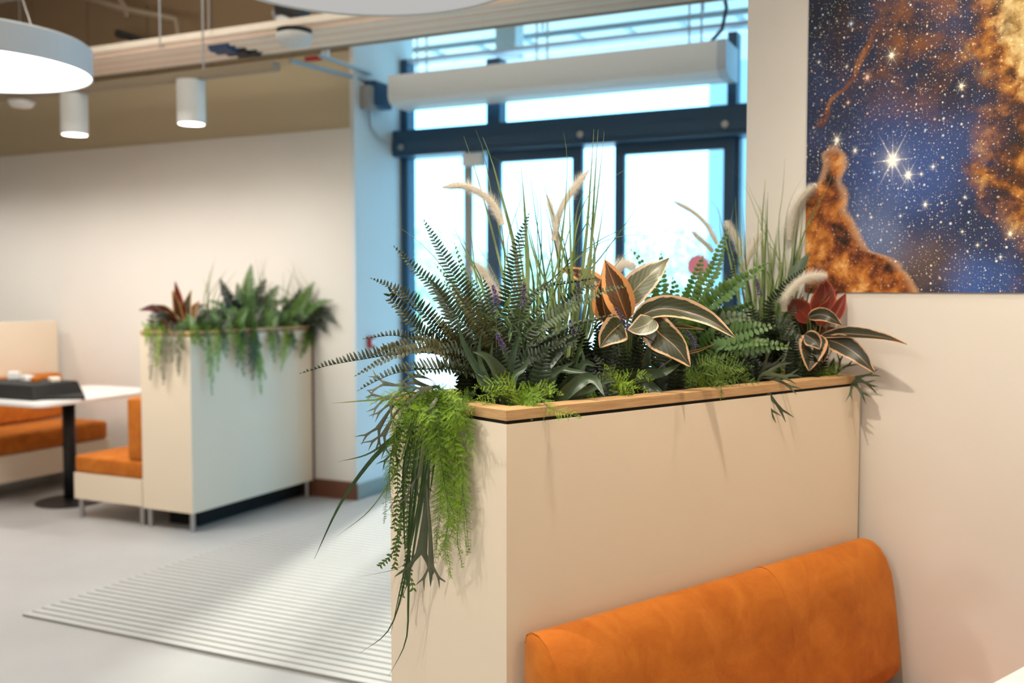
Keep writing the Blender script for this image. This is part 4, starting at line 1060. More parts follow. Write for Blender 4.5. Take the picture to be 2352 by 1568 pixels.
# ---- mid green fern, right of the cordyline
R4 = soil(1600, .25)
mf = Plant('boston_fern', R4, 'mid green fern with rounded leaflets right of the striped leaves', 'fern')
GK = dict(pitch=.0128, pw=.0135, mat='fern_light', round_=True, rmat='rachis_g', r0=.0018, taper=.35)
def gk(**k): d = dict(GK); d.update(k); return d
for pts, k in (
    ([(1592, 740), (1613, 667), (1639, 621), (1655, 573), (1671, 528)], gk(half=.027, fold=.25)),
    ([(1600, 750, -.03), (1619, 713, -.05), (1664, 675, -.07), (1713, 639, -.08), (1764, 604, -.08)], gk(half=.036, fold=.5)),
    ([(1580, 740, .0), (1588, 687, .0), (1598, 644, .0), (1614, 590, 0)], gk(half=.032)),
    ([(1540, 740, .06), (1500, 690, .06), (1480, 630, .06), (1470, 598, .06), (1450, 574, .06)], gk(half=.024, pitch=.015)),
    ([(1545, 750, .05), (1520, 700, .05), (1519, 640, .05), (1518, 584, .05)], gk(half=.030)),
    ([(1630, 790, -.08), (1680, 770, -.12), (1725, 757, -.15), (1778, 748, -.16)], gk(half=.042, fold=.1, mat='fern_light')),
    ([(1640, 800, -.08), (1690, 790, -.14), (1730, 785, -.17), (1770, 790, -.18)], gk(half=.036, fold=.3)),
    ([(1645, 800, -.05), (1720, 800, -.12), (1780, 795, -.15), (1815, 800, -.15)], gk(half=.036, fold=.3)),
    ([(1620, 780, -.04), (1650, 760, -.07), (1672, 765, -.1), (1690, 795, -.12)], gk(half=.032, mat='fern')),
    ([(1600, 740, -.02), (1640, 700, -.03), (1668, 660, -.04), (1690, 640, -.04)], gk(half=.034)),
    ([(1610, 760, -.02), (1660, 730, -.03), (1700, 715, -.04), (1735, 690, -.05)], gk(half=.036)),
    ([(1560, 770, .02), (1540, 720, .02), (1550, 670, .02), (1545, 640, .02)], gk(half=.032)),
    ([(1560, 780, .02), (1520, 740, .02), (1495, 700, .02), (1480, 670, .02)], gk(half=.030)),
    ([(1610, 750, .03), (1655, 690, .03), (1680, 635, .03), (1690, 580, .03)], dict(half=.018, mat='fern')),
    ([(1620, 770, -.05), (1655, 740, -.09), (1690, 728, -.1), (1730, 735, -.11)], gk(half=.034, mat='fern_grey')),
):
    fr(mf, rj(R4), pts, **k)

# ---- second grass by the wall
R5 = soil(1765, .31)
g2 = Plant('fountain_grass', R5, 'tall fountain grass with pale plumes standing before the poster edge', 'plant')
for pts, w, mt in (
    ([(1752, 640), (1750, 520), (1758, 412)], 8, 'grass'), ([(1768, 650), (1762, 540), (1764, 440)], 5, 'grass'),
    ([(1790, 660), (1788, 520), (1798, 440), (1803, 362)], 3, 'grass'), ([(1700, 620), (1692, 520), (1689, 452)], 5, 'grass'),
    ([(1712, 640), (1702, 540), (1698, 455)], 6, 'grass'), ([(1718, 650), (1710, 540), (1705, 462)], 4, 'grass_d'),
    ([(1815, 640), (1845, 540), (1873, 483), (1904, 421), (1917, 378)], 3.5, 'grass'), ([(1820, 640), (1840, 560), (1860, 500), (1888, 440)], 4, 'grass'),
    ([(1800, 640), (1765, 560), (1745, 510), (1710, 425), (1672, 382)], 2.2, 'grass_l'), ([(1790, 640), (1760, 520), (1725, 440), (1705, 400)], 2, 'grass_l'),
    ([(1720, 650), (1660, 560), (1650, 480), (1615, 452)], 2.2, 'grass_d'), ([(1770, 640), (1715, 620), (1745, 560), (1770, 538)], 3, 'grass_d'),
    ([(1800, 650), (1800, 560), (1812, 470), (1850, 395)], 2.4, 'grass_l'), ([(1810, 650), (1820, 560), (1830, 500), (1845, 455)], 4, 'grass'),
    ([(1690, 620), (1675, 560), (1680, 500), (1692, 455)], 3, 'grass_l'), ([(1735, 650), (1740, 560), (1743, 470)], 4, 'grass'),
    ([(1840, 720, -.1), (1860, 670, -.14), (1890, 640, -.16), (1913, 662, -.16)], 4, 'grass_d'),
    ([(1850, 740, -.1), (1868, 715, -.14), (1890, 688, -.16), (1915, 660, -.17)], 7, 'grass_d'),
    ([(1800, 730, -.1), (1830, 700, -.12), (1845, 660, -.12), (1856, 640, -.12)], 5, 'grass_d'),
):
    k = [(p[0], p[1], (p[2] if len(p) > 2 else -.02)) for p in pts]
    g2.part('blade', add_blade, path(rj(R5, .03), k), w * .0017, None, 16, mt, 'blade', .3, 0, 1)
for i in range(30):
    x0 = rnd.gauss(1768, 35); x1 = x0 + (x0 - 1765) * .6 + rnd.gauss(0, 18); y1 = rnd.uniform(450, 640); d0 = rnd.uniform(-.08, .02)
    g2.part('blade', add_blade, path(rj(R5, .04), [(x0, 690, d0), ((x0 + x1) / 2, (690 + y1) / 2, d0), (x1, y1, d0)]), rnd.uniform(2.5, 7) * .0017, None, 12, rnd.choice(['grass', 'grass_d', 'grass', 'grass_l']), 'blade', .3, 0, 1)
plume(g2, R5, [(1720, 700), (1665, 640)], [(1648, 560), (1622, 515), (1590, 485), (1547, 462)], .011, 900, -.02)
plume(g2, R5, [(1700, 700), (1660, 620)], [(1638, 578), (1615, 555), (1590, 532)], .011, 700, .0)
plume(g2, R5, [(1720, 700)], [(1702, 590), (1694, 555), (1680, 530), (1667, 508)], .015, 900, .02)
plume(g2, R5, [(1730, 720)], [(1706, 640), (1714, 600), (1732, 560), (1749, 532)], .015, 900, -.02)
plume(g2, R5, [(1800, 700)], [(1812, 550), (1818, 510), (1835, 465), (1872, 424)], .018, 1100, -.03)
plume(g2, R5, [(1800, 760)], [(1800, 715), (1806, 680), (1845, 641), (1898, 633)], .019, 1100, -.18)

# ---- red and striped cordyline at the wall end
R6 = soil(1880, .14)
c2 = Plant('red_cordyline', R6, 'red-leaved cordyline with striped leaves at the wall end of the near planter', 'plant')
lf(c2, R6, (1878, 735), [(1888, 705), (1895, 672), (1890, 636)], 62, 'cordy_r', -.02, fold=.2)
lf(c2, R6, (1862, 738), [(1840, 715), (1815, 700), (1795, 690)], 56, 'cordy_r', -.02, roll=25)
lf(c2, R6, (1868, 728), [(1880, 705), (1905, 690), (1925, 668)], 40, 'cordy_r', .02, roll=-25)
lf(c2, R6, (1904, 742), [(1918, 722), (1930, 700), (1943, 673)], 34, 'cordy_r', -.06, fold=.35)
lf(c2, R6, (1855, 728), [(1880, 722, -.02), (1905, 728, -.04), (1935, 748, -.05)], 34, 'cordy_d', -.08, roll=-15)
lf(c2, R6, (1882, 772), [(1935, 766, -.06), (1993, 770, -.12), (2045, 778, -.18), (2084, 791, -.22)], 34, 'cordy_d', -.06, roll=-38, fold=.2)
lf(c2, R6, (1895, 778), [(1930, 790, -.05), (1970, 815, -.09), (2010, 857, -.12)], 50, 'cordy_d', -.08, roll=-12)
lf(c2, R6, (1872, 765), [(1868, 790, -.03), (1863, 820, -.05), (1858, 852, -.06)], 66, 'cordy_d', -.10)
lf(c2, R6, (1848, 768), [(1862, 776, -.01), (1874, 786, -.02), (1883, 802, -.03)], 40, 'cordy_d', -.14)
lf(c2, R6, (1900, 790), [(1898, 810, -.02), (1892, 825, -.03), (1888, 835, -.03)], 22, 'cordy_d', -.11, roll=45)
lf(c2, R6, (1815, 655), [(1828, 630), (1842, 608), (1858, 581)], 34, 'strap', -.02, roll=-25)
lf(c2, R6, (1870, 745), [(1850, 722), (1832, 712), (1812, 720)], 50, 'cordy_r', .02, roll=-15)
lf(c2, R6, (1885, 750), [(1890, 720), (1905, 700), (1908, 678)], 44, 'cordy_r', -.03, roll=20)
lf(c2, R6, (1850, 770), [(1838, 740), (1835, 710), (1845, 680)], 50, 'cordy_d', .03, roll=10)
lf(c2, R6, (1880, 790), [(1875, 765), (1865, 745), (1850, 735)], 50, 'cordy_d', .0, roll=10)
lf(c2, R6, (1875, 775), [(1885, 768), (1910, 760), (1950, 762)], 40, 'cordy_r', -.02, roll=40)
R7 = soil(1780, .2)
df = Plant('sword_fern', R7, 'small dark sword fern between the pale grass and the red leaves', 'fern')
for pts, k in (([(1765, 720, -.06), (1790, 675, -.08), (1815, 645, -.1), (1860, 611, -.1)], dict(half=.03, fold=.9)),
               ([(1770, 760, -.1), (1795, 745, -.13), (1820, 750, -.14), (1840, 775, -.15)], dict(half=.034, fold=.5)),
               ([(1780, 780, -.08), (1815, 775, -.1), (1850, 790, -.12), (1865, 815, -.12)], dict(half=.028, fold=.5)),
               ([(1760, 780, -.05), (1745, 740, -.05), (1730, 710, -.05)], dict(half=.03)),
               ([(1790, 790, -.05), (1815, 740, -.06), (1825, 700, -.06)], dict(half=.03)),
               ([(1770, 800, -.1), (1735, 810, -.14), (1700, 835, -.16)], dict(half=.03))):
    fr(df, rj(R7), pts, **k)

# ---- strap-leaved plants in front
def strap(name, root, label, leaves):
    pl = Plant(name, root, label, 'plant')
    for pts, w, d, roll in leaves:
        d0 = depth(Vector(root)) + d
        pp = [Vector(root)] + [far(p[0], p[1], d0 + (p[2] if len(p) > 2 else 0)) for p in pts]
        T = (pp[-1] - pp[0]).normalized(); N = Matrix.Rotation(math.radians(roll), 3, T) @ (tocam(pp[1]) + UZ * .3)
        pl.part('leaf', add_blade, pp, w * .00115, N, 16, 'strap', 'strap', .22, .04, 2)
    return pl
R8 = soil(1165, .10)
strap('strap_leaf_plant', R8, 'grey-green strap-leaved plant low in front of the sword fern', [
    ([(1152, 875), (1119, 822, -.03), (1084, 807, -.05)], 30, -.02, 10), ([(1167, 857), (1180, 810), (1194, 762)], 20, .0, 0),
    ([(1160, 855), (1158, 820), (1157, 788)], 18, .0, 20), ([(1106, 845), (1101, 791), (1111, 752)], 12, .02, 30),
    ([(1091, 842), (1063, 784), (1048, 726)], 15, .02, 10), ([(1125, 880), (1110, 865), (1095, 858)], 18, .0, 0),
    ([(1180, 870), (1205, 845), (1215, 815)], 20, .02, -20), ([(1140, 870), (1128, 830), (1132, 780)], 12, .03, 0),
    ([(1110, 880), (1098, 868), (1092, 845)], 18, .0, 10)])
R9 = soil(1250, .11)
strap('strap_leaf_plant', R9, 'grey-green strap-leaved plant below the striped cordyline, its longest leaf rising right', [
    ([(1231, 871), (1262, 830), (1295, 797), (1340, 760)], 28, -.01, 0), ([(1235, 885), (1275, 855), (1320, 829)], 18, -.03, 20),
    ([(1277, 858), (1315, 853), (1352, 856)], 20, -.02, -20), ([(1320, 866), (1343, 833), (1373, 843)], 26, .0, 10),
    ([(1330, 880), (1364, 872), (1389, 910, -.03)], 26, -.02, 0), ([(1374, 884), (1395, 876), (1420, 872)], 18, .0, 10),
    ([(1260, 880), (1262, 850), (1260, 832)], 20, -.04, 0), ([(1330, 860), (1340, 825), (1335, 795)], 16, .03, 30)])
R10 = soil(1460, .11)
strap('strap_leaf_plant', R10, 'grey-green strap-leaved plant with one long leaf under the striped leaf tips', [
    ([(1452, 876), (1485, 862), (1524, 856), (1567, 833)], 26, -.02, 0), ([(1473, 884), (1499, 892), (1537, 919, -.04)], 24, -.03, 0),
    ([(1488, 815), (1496, 770), (1501, 738)], 16, -.02, 0), ([(1440, 870), (1460, 830), (1500, 806)], 16, .02, 20),
    ([(1420, 880), (1400, 850), (1395, 830)], 18, .02, 20)])
R11 = soil(1200, .18)
ros = Plant('rosette_plant', R11, 'small narrow-leaved rosette in front of the upright fern frond', 'plant')
for i in range(34):
    a = rnd.uniform(0, 2 * PI); e = rnd.uniform(.2, 1.2); c = far(1182 + rnd.gauss(0, 26), 748 + rnd.gauss(0, 22), depth(R11) - .05)
    D = (RT * math.cos(a) * math.cos(e) + UZ * abs(math.sin(e)) * .8 - FH * math.sin(a) * math.cos(e) * .6).normalized(); l = rnd.uniform(.03, .05)
    ros.part('leaf', add_blade, [c, c + D * l * .6 + UZ * .006, c + D * l - UZ * .004], .0055, None, 6, 'grass_d', 'leaf', .2, 0, 1)
ros.part('stem', add_blade, [R11, far(1182, 748, depth(R11) - .05)], .004, None, 4, 'grass_d', 'blade', .2, 0, 1)

# ---- lavender
LG = 'lavender sprigs in the near planter'
for (x, y), (bx, by), d, hd_, lab in (
    ((1204, 650), (1192, 740), -.06, .055, 'lavender sprig right of the upright fern frond'),
    ((1132, 655), (1140, 720), -.02, .045, 'dark lavender sprig left of the upright fern frond'),
    ((1328, 652), (1318, 740), -.03, .05, 'lavender sprig among the fern fronds left of the striped leaves'),
    ((1412, 705), (1448, 772), -.12, .075, 'lavender sprig crossing in front of the striped leaves'),
    ((1577, 760), (1600, 815), -.08, .05, 'lavender sprig under the long striped leaf'),
    ((1707, 828), (1790, 845), -.10, .09, 'lavender sprig lying low before the pale green fern'),
    ((1142, 766), (1156, 830), -.08, .04, 'lavender sprig above the strap leaves at the left'),
    ((1308, 735), (1318, 790), -.06, .04, 'lavender sprig at the centre below the grey-green frond'),
    ((1738, 640), (1745, 720), -.02, .05, 'lavender sprig in the pale grass'),
    ((1520, 835), (1522, 880), -.06, .035, 'tiny lavender sprig over the middle of the rim'),
):
    r = soil(bx, .16); pl = Plant('lavender_sprig', r, lab, 'flower', LG); d0 = depth(r) + d
    pl.part('flower_head', add_lav, [r, far(bx, by, d0), far((x + bx) / 2 + 4, (y + by) / 2, d0), far(x, y, d0)], hd_, .0075)

# ---- asparagus fern: low sprigs along the front rim
def asp(pl, root, pts, **k): return pl.part('sprig', add_asp, path(root, pts), **k)
R12 = soil(1200, .06)
a1 = Plant('asparagus_fern', R12, 'bright feathery asparagus fern spilling over the front left rim corner', 'fern')
for pts in ([(1215, 890), (1225, 925, -.03), (1222, 962, -.05)], [(1225, 900), (1260, 935, -.04), (1332, 958, -.07)], [(1190, 900), (1150, 882), (1085, 890, -.03)], [(1180, 900), (1160, 868), (1145, 855)],
             [(1220, 905), (1255, 890), (1290, 905, -.03)],  [(1200, 905), (1240, 915, -.03), (1268, 945, -.05)],
            [(1160, 910), (1120, 925, -.03), (1070, 950, -.06)], [(1170, 905), (1140, 895), (1100, 920, -.04)],  
            [(1215, 910), (1250, 905, -.02), (1270, 880, -.02)], [(1200, 910), (1235, 930, -.04), (1250, 965, -.05)]):
    asp(a1, rj(R12, .02), pts, bl=.026, sp=.007, mat='asp' if len(pts) % 2 and rnd.random() < .75 else 'asp_d')
R13 = soil(1430, .06)
a2 = Plant('asparagus_fern', R13, 'bright feathery asparagus fern over the middle of the front rim', 'fern')
for pts in ([(1420, 880), (1440, 885, -.03), (1485, 898, -.05)], [(1400, 885), (1430, 872), (1460, 890, -.04)], [(1410, 870), (1405, 855), (1390, 840)], [(1420, 885), (1450, 895, -.03), (1440, 915, -.04)], [(1390, 890), (1370, 870), (1345, 872)],
            [(1300, 870), (1285, 860), (1290, 885)], [(1440, 870), (1470, 860), (1500, 870)]):
    asp(a2, rj(R13, .02), pts, bl=.026, mat='asp')
asp(a2, rj(R13, .01), [(1330, 905, -.04), (1325, 925, -.09), (1318, 950, -.10)], bl=.014, mat='asp_d')
R14 = soil(1620, .07)
a3 = Plant('asparagus_fern', R14, 'deep green asparagus fern along the rim under the pale fern', 'fern')
for pts in ([(1600, 870), (1620, 855), (1680, 845)], [(1600, 870), (1580, 850), (1570, 840)], [(1620, 875), (1650, 880, -.02), (1690, 872, -.03)], [(1640, 870), (1655, 885, -.04), (1657, 915, -.05)], [(1640, 860), (1690, 840), (1730, 842)],
            [(1600, 860), (1610, 835), (1650, 820)], [(1660, 865), (1700, 870, -.02), (1740, 880, -.03)], [(1620, 850), (1660, 825), (1700, 812)], [(1580, 870), (1560, 850), (1545, 855)], [(1650, 870), (1670, 850), (1720, 860)]):
    asp(a3, rj(R14, .03), pts, bl=.030, mat='asp_d')
R15 = soil(1880, .07)
a4 = Plant('asparagus_fern', R15, 'bright asparagus fern hanging over the rim at the wall end', 'fern')
for pts in ([(1885, 865), (1900, 880, -.03), (1926, 916, -.05)], [(1880, 860), (1885, 885, -.03), (1893, 905, -.05)], [(1870, 860), (1905, 850, -.02), (1938, 845, -.03)], [(1850, 860), (1825, 850), (1800, 830)], [(1840, 865), (1820, 870), (1790, 862)],
            [(1890, 860), (1920, 865, -.03), (1935, 880, -.04)], [(1860, 855), (1840, 835), (1825, 818)], [(1850, 870), (1865, 860), (1900, 862)], [(1820, 860), (1790, 850), (1760, 855)]):
    asp(a4, rj(R15, .02), pts, bl=.028, mat='asp' if rnd.random() < .6 else 'asp_d')

# ---- trailing plants over the left end (hang in front of the end panel, x < 0)
def hang(pts, x=-.025): return [onx(p[0], p[1], (p[2] if len(p) > 2 else x)) for p in pts]
R16 = Vector((.05, .22, 1.185))
ta = Plant('trailing_asparagus_fern', R16, 'bright green asparagus fern trailing down the left end of the near planter', 'fern')
for i, (pts, bl) in enumerate((
    ([(1010, 915, .02), (1030, 950, -.03), (1050, 1020), (1062, 1100), (1066, 1200), (1073, 1272)], .024),
    ([(1000, 915, .02), (1010, 950, -.03), (1025, 1050), (1028, 1180), (1022, 1260), (1035, 1325)], .034),
    ([(985, 915, .02), (1000, 960, -.04), (1010, 1060, -.04), (1012, 1150), (1005, 1230), (1000, 1290)], .034),
    ([(970, 915, .02), (975, 960, -.04), (972, 1030, -.04), (968, 1100), (960, 1170)], .034),
    ([(960, 915, .02), (950, 950, -.05), (940, 1000, -.05), (935, 1060), (930, 1130)], .034),
    ([(950, 915, .02), (925, 945, -.05), (912, 1000, -.05), (905, 1050), (900, 1100)], .030),
    ([(1040, 920, .02), (1060, 945, -.03), (1075, 990), (1080, 1050)], .026),
    ([(1030, 920, .02), (1040, 960, -.03), (1045, 1030), (1042, 1110), (1050, 1180)], .034),
    ([(990, 920, .02), (985, 960, -.05), (990, 1020, -.05), (985, 1090)], .034),
    ([(1020, 915, .02), (1035, 940, -.04), (1050, 975, -.04), (1030, 1010, -.04)], .034),
    ([(940, 925, .02), (920, 960, -.06), (900, 1040, -.07), (888, 1130, -.07), (883, 1200, -.06)], .022),
    ([(990, 915, .02), (965, 935, -.05), (940, 960, -.06), (925, 1010, -.06)], .034),
    ([(1000, 915, .02), (1010, 930, -.04), (1000, 965, -.06), (990, 1005, -.06)], .034),
    ([(1010, 915, .02), (1000, 980, -.05), (1020, 1100, -.05), (1030, 1200, -.04), (1010, 1275, -.03)], .030),
    ([(1045, 930, .02), (1062, 960, -.02), (1078, 1000, -.02), (1085, 1062, -.02)], .018),
    ([(1020, 930, .02), (1040, 1000, -.03), (1055, 1100, -.03), (1050, 1230, -.03), (1062, 1300, -.02)], .026),
    ([(1060, 930, .02), (1045, 945, -.02), (1065, 930, -.02), (1100, 912, -.0)], .030),
    ([(980, 930, .02), (930, 920, -.05), (880, 915, -.08), (845, 912, -.10)], .022),
    ([(985, 915, .02), (1010, 900, -.03), (1040, 905, -.05), (1060, 930, -.06)], .034),
    ([(960, 915, .02), (960, 925, -.06), (970, 960, -.08), (965, 1000, -.08)], .036),
)):
    for rep_ in range(2):
        q = [(p[0] + rep_ * rnd.gauss(0, 9), p[1] + rep_ * (rnd.gauss(0, 14) - 12 * (k > 2)), (p[2] if len(p) > 2 else -.025) - rep_ * .008) for k, p in enumerate(pts)]
        ta.part('strand', add_asp, [R16 + Vector((rnd.uniform(-.02, .02), rnd.uniform(-.1, .1), 0))] + hang(q), bl=bl * 1.05, mat='asp' if rep_ == 0 or i % 2 else 'asp_d', sp=.0062)
R17 = Vector((.06, .33, 1.185))
ts = Plant('staghorn_fern', R17, 'grey-green staghorn fern with forked leaves at the left end of the near planter', 'fern')
for pts, w, lv, mt in (
    ([(960, 880, .0), (920, 885, -.04), (880, 880, -.06)], .009, 2, 'stag'), ([(970, 890, .0), (930, 905, -.05), (880, 915, -.08)], .009, 2, 'stag'),
    ([(990, 890, .0), (975, 885, -.04), (950, 875, -.06)], .009, 1, 'stag'), ([(1010, 890, .0), (990, 890, -.05), (965, 895, -.07)], .009, 2, 'stag'),
    ([(960, 900, .0), (915, 940, -.06), (880, 1000, -.07)], .010, 2, 'stag'), ([(950, 900, .0), (905, 930, -.06), (868, 985, -.08)], .010, 2, 'stag'),
    ([(960, 905, .0), (930, 960, -.05), (905, 1040, -.05)], .009, 2, 'stag_d'), ([(1000, 900, .0), (975, 1000, -.05), (965, 1090, -.05)], .009, 2, 'stag'),
    ([(1000, 900, .0), (985, 1060, -.05), (978, 1180, -.04), (968, 1270, -.03)], .019, 2, 'stag_d'), ([(990, 900, .0), (980, 1080, -.05), (988, 1220, -.04), (990, 1300, -.03)], .010, 2, 'stag'),
    ([(990, 900, .0), (960, 1000, -.05), (950, 1120, -.04)], .010, 2, 'stag'), ([(940, 900, .0), (910, 905, -.05), (895, 930, -.07)], .009, 2, 'stag'),
    ([(1000, 880, .0), (970, 865, -.04), (940, 862, -.05)], .009, 2, 'stag'), ([(1010, 905, .0), (1000, 920, -.05), (985, 945, -.06)], .009, 1, 'stag'),
):
    ts.part('leaf', add_stag, [R17 + Vector((rnd.uniform(-.02, .02), rnd.uniform(-.03, .03), 0))] + hang(pts), w, lv, None, mt)
R18 = Vector((.05, .28, 1.185))
tg = Plant('trailing_grass', R18, 'long dark grass blades trailing down the left end of the near planter', 'plant')
for pts, w, mt in (
    ([(960, 930, -.02), (920, 990, -.06), (850, 1060, -.09), (780, 1160, -.11), (722, 1283, -.12)], 11, 'grass_d'),
    ([(950, 930, -.02), (920, 985, -.06), (850, 1040, -.09), (774, 1061, -.11)], 7, 'grass_d'),
    ([(970, 930, -.02), (915, 1070, -.06), (850, 1170, -.08), (772, 1232, -.10)], 4.5, 'grass_l'),
    ([(985, 930, .0), (960, 1020, -.05), (942, 1180, -.05), (938, 1376, -.04), (932, 1472, -.04), (893, 1552, -.04)], 9, 'grass_d'),
    ([(990, 930, .0), (965, 1050, -.05), (945, 1220, -.05), (928, 1340, -.05), (893, 1446, -.06), (826, 1500, -.07)], 7, 'grass_d'),
    ([(985, 940, .0), (975, 1080, -.05), (945, 1240, -.05), (920, 1350, -.05), (897, 1458, -.05)], 8, 'grass_d'),
    ([(1000, 940, .0), (985, 1060, -.05), (960, 1200, -.05), (940, 1320, -.04), (918, 1390, -.04)], 9, 'grass_d'),
    ([(1010, 950, .0), (1000, 1010, -.04), (995, 1080, -.03), (985, 1150, -.03)], 10, 'grass_d'),
    ([(980, 940, .0), (950, 1100, -.05), (935, 1180, -.05), (880, 1180, -.06)], 4, 'grass_d'),
    ([(965, 940, .0), (930, 1060, -.05), (928, 1200, -.05), (932, 1300, -.05)], 9, 'grass_d'),
    ([(950, 935, -.02), (900, 915, -.06), (853, 919, -.08), (760, 926, -.10)], 6, 'grass'),
    ([(960, 940, -.02), (935, 1080, -.06), (900, 1160, -.07), (878, 1180, -.07)], 5, 'grass_d'),
    ([(1000, 940, .0), (970, 1120, -.04), (930, 1290, -.06), (895, 1310, -.08), (820, 1325, -.09)], 2.2, 'grass_d'),
):
    tg.part('blade', add_blade, [R18 + Vector((0, rnd.uniform(-.06, .06), 0))] + hang(pts), w * .00105, None, 22, mt, 'blade', .35, 0, 1)
R19 = Vector((.05, .36, 1.185))
tv = Plant('small_leaf_vine', R19, 'small-leaved vine strands trailing lowest left on the near planter end', 'vine')
for pts in ([(940, 930, -.01), (915, 1040, -.04), (912, 1150, -.03), (905, 1210, -.03)], [(950, 930, -.01), (930, 1100, -.04), (918, 1230, -.03), (905, 1300, -.03)], [(945, 930, -.01), (925, 1150, -.04), (905, 1260, -.05), (875, 1297, -.06)],
            [(960, 930, -.01), (945, 1150, -.04), (935, 1280, -.03), (925, 1365, -.03)], [(940, 940, -.01), (910, 1000, -.05), (900, 1080, -.04)], [(955, 940, -.01), (935, 1180, -.04), (940, 1300, -.03), (948, 1350, -.03)]):
    tv.part('strand', add_sprig, [R19] + hang(pts), .013, .006, .011)
R20 = soil(1740, .06)
st2 = Plant('staghorn_fern', R20, 'dark forked staghorn fern drooping over the front rim right of the middle', 'fern')
for pts, w in (([(1728, 878, -.03), (1736, 900, -.06), (1744, 918, -.06)], .015), ([(1735, 878, -.03), (1758, 895, -.06), (1768, 915, -.06)], .015), ([(1745, 865, -.02), (1770, 855, -.04)], .015), ([(1740, 870, 0), (1760, 840, -.03)], .013), ([(1745, 870, 0), (1790, 870, -.04)], .013)):
    st2.part('leaf', add_stag, path(R20, pts), w, 2, None, 'stag_d', .35)
R21 = soil(1940, .08)
st3 = Plant('staghorn_fern', R21, 'grey forked staghorn leaves at the rim end by the wall', 'fern')
for pts, w in (([(1945, 868, -.03), (1975, 868, -.06)], .013), ([(1940, 870, -.03), (1965, 878, -.06)], .013), ([(1920, 860, -.02), (1930, 845, -.04)], .012), ([(1950, 872, -.04), (1960, 885, -.07)], .012)):
    st3.part('leaf', add_stag, path(R21, pts), w, 2, None, 'stag_d', .35)

# ---- dark understory that fills the bed
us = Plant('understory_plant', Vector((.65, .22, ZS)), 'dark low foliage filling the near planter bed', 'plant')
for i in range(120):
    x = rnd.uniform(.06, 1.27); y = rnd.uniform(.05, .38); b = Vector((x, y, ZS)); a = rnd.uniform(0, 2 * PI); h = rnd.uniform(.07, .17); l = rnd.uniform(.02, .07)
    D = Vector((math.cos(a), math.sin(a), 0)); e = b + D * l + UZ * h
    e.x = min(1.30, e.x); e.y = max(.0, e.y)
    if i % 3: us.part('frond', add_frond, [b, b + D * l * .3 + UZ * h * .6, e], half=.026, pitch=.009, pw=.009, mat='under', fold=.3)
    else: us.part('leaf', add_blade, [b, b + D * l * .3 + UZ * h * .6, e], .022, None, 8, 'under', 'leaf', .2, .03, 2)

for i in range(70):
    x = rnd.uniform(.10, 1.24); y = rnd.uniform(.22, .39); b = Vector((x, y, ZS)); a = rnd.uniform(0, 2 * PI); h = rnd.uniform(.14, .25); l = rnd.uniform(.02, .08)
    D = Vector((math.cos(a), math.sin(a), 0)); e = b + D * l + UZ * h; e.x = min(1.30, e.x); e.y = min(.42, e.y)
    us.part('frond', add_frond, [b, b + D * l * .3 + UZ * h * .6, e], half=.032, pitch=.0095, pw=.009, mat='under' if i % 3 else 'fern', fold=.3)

# ------------------------------------------------------------------ foliage of the far planter
def B2(px, py, u=-3.54):
    p = onu(px, py, u)
    if p.dot(BV) > 3.80: p = onv(px, py, 3.80)
    return p
def bsoil(px, u=-3.54):
    p = onu(px, 740, u); p.z = 1.15
    v = max(2.72, min(3.76, p.dot(BV))); return B(u, v, 1.15)
F1 = bsoil(575)
ff = Plant('sword_fern', F1, 'blurred green sword fern in the middle of the far planter', 'fern')
for tip, mid, k in (((577, 608), (570, 670), 'fern_light'), ((505, 640), (530, 700), 'fern'), ((545, 650), (555, 700), 'fern_light'), ((640, 655), (612, 695), 'fern_light'), ((610, 640), (590, 690), 'fern'), ((480, 690), (520, 712), 'fern_light'), ((660, 690), (620, 705), 'fern_light'), ((540, 690), (550, 720), 'fern'), ((600, 700), (590, 720), 'fern_light'), ((500, 720), (530, 725), 'fern')):
    ff.part('frond', add_frond, [F1, B2(*mid), B2(*tip)], half=.065, pitch=.013, pw=.017, mat=k)
F2 = bsoil(675)
ff2 = Plant('sword_fern', F2, 'blurred green sword fern at the window end of the far planter', 'fern')
for tip, mid, k in (((722, 648), (698, 690), 'fern_light'), ((765, 690), (720, 705), 'fern_light'), ((772, 742), (730, 720), 'fern'), ((750, 765), (720, 735), 'fern'), ((690, 660), (680, 700), 'fern'), ((650, 680), (665, 710), 'fern_light'), ((740, 720), (705, 720), 'fern_olive'), ((760, 710), (715, 715), 'fern'), ((640, 740), (655, 735), 'fern'), ((720, 790), (705, 745), 'fern')):
    ff2.part('frond', add_frond, [F2, B2(*mid), B2(*tip)], half=.065, pitch=.013, pw=.017, mat=k)
F3 = bsoil(520, -3.5)
gr = Plant('fountain_grass', F3, 'blurred thin grass rising behind the far planter ferns', 'plant')
for i in range(34):
    x = rnd.uniform(470, 720); gr.part('blade', add_blade, [bsoil(min(700, max(460, x)), -3.55), B2(x + rnd.gauss(0, 8), 690, -3.55), B2(x + rnd.gauss(0, 28), rnd.uniform(585, 660), -3.55)], .008, None, 8, rnd.choice(['grass', 'grass_l', 'grass']), 'blade', .3, 0, 1)
F4 = bsoil(420, -3.54)
cf = Plant('striped_cordyline', F4, 'blurred red-brown cordyline at the near end of the far planter', 'plant')
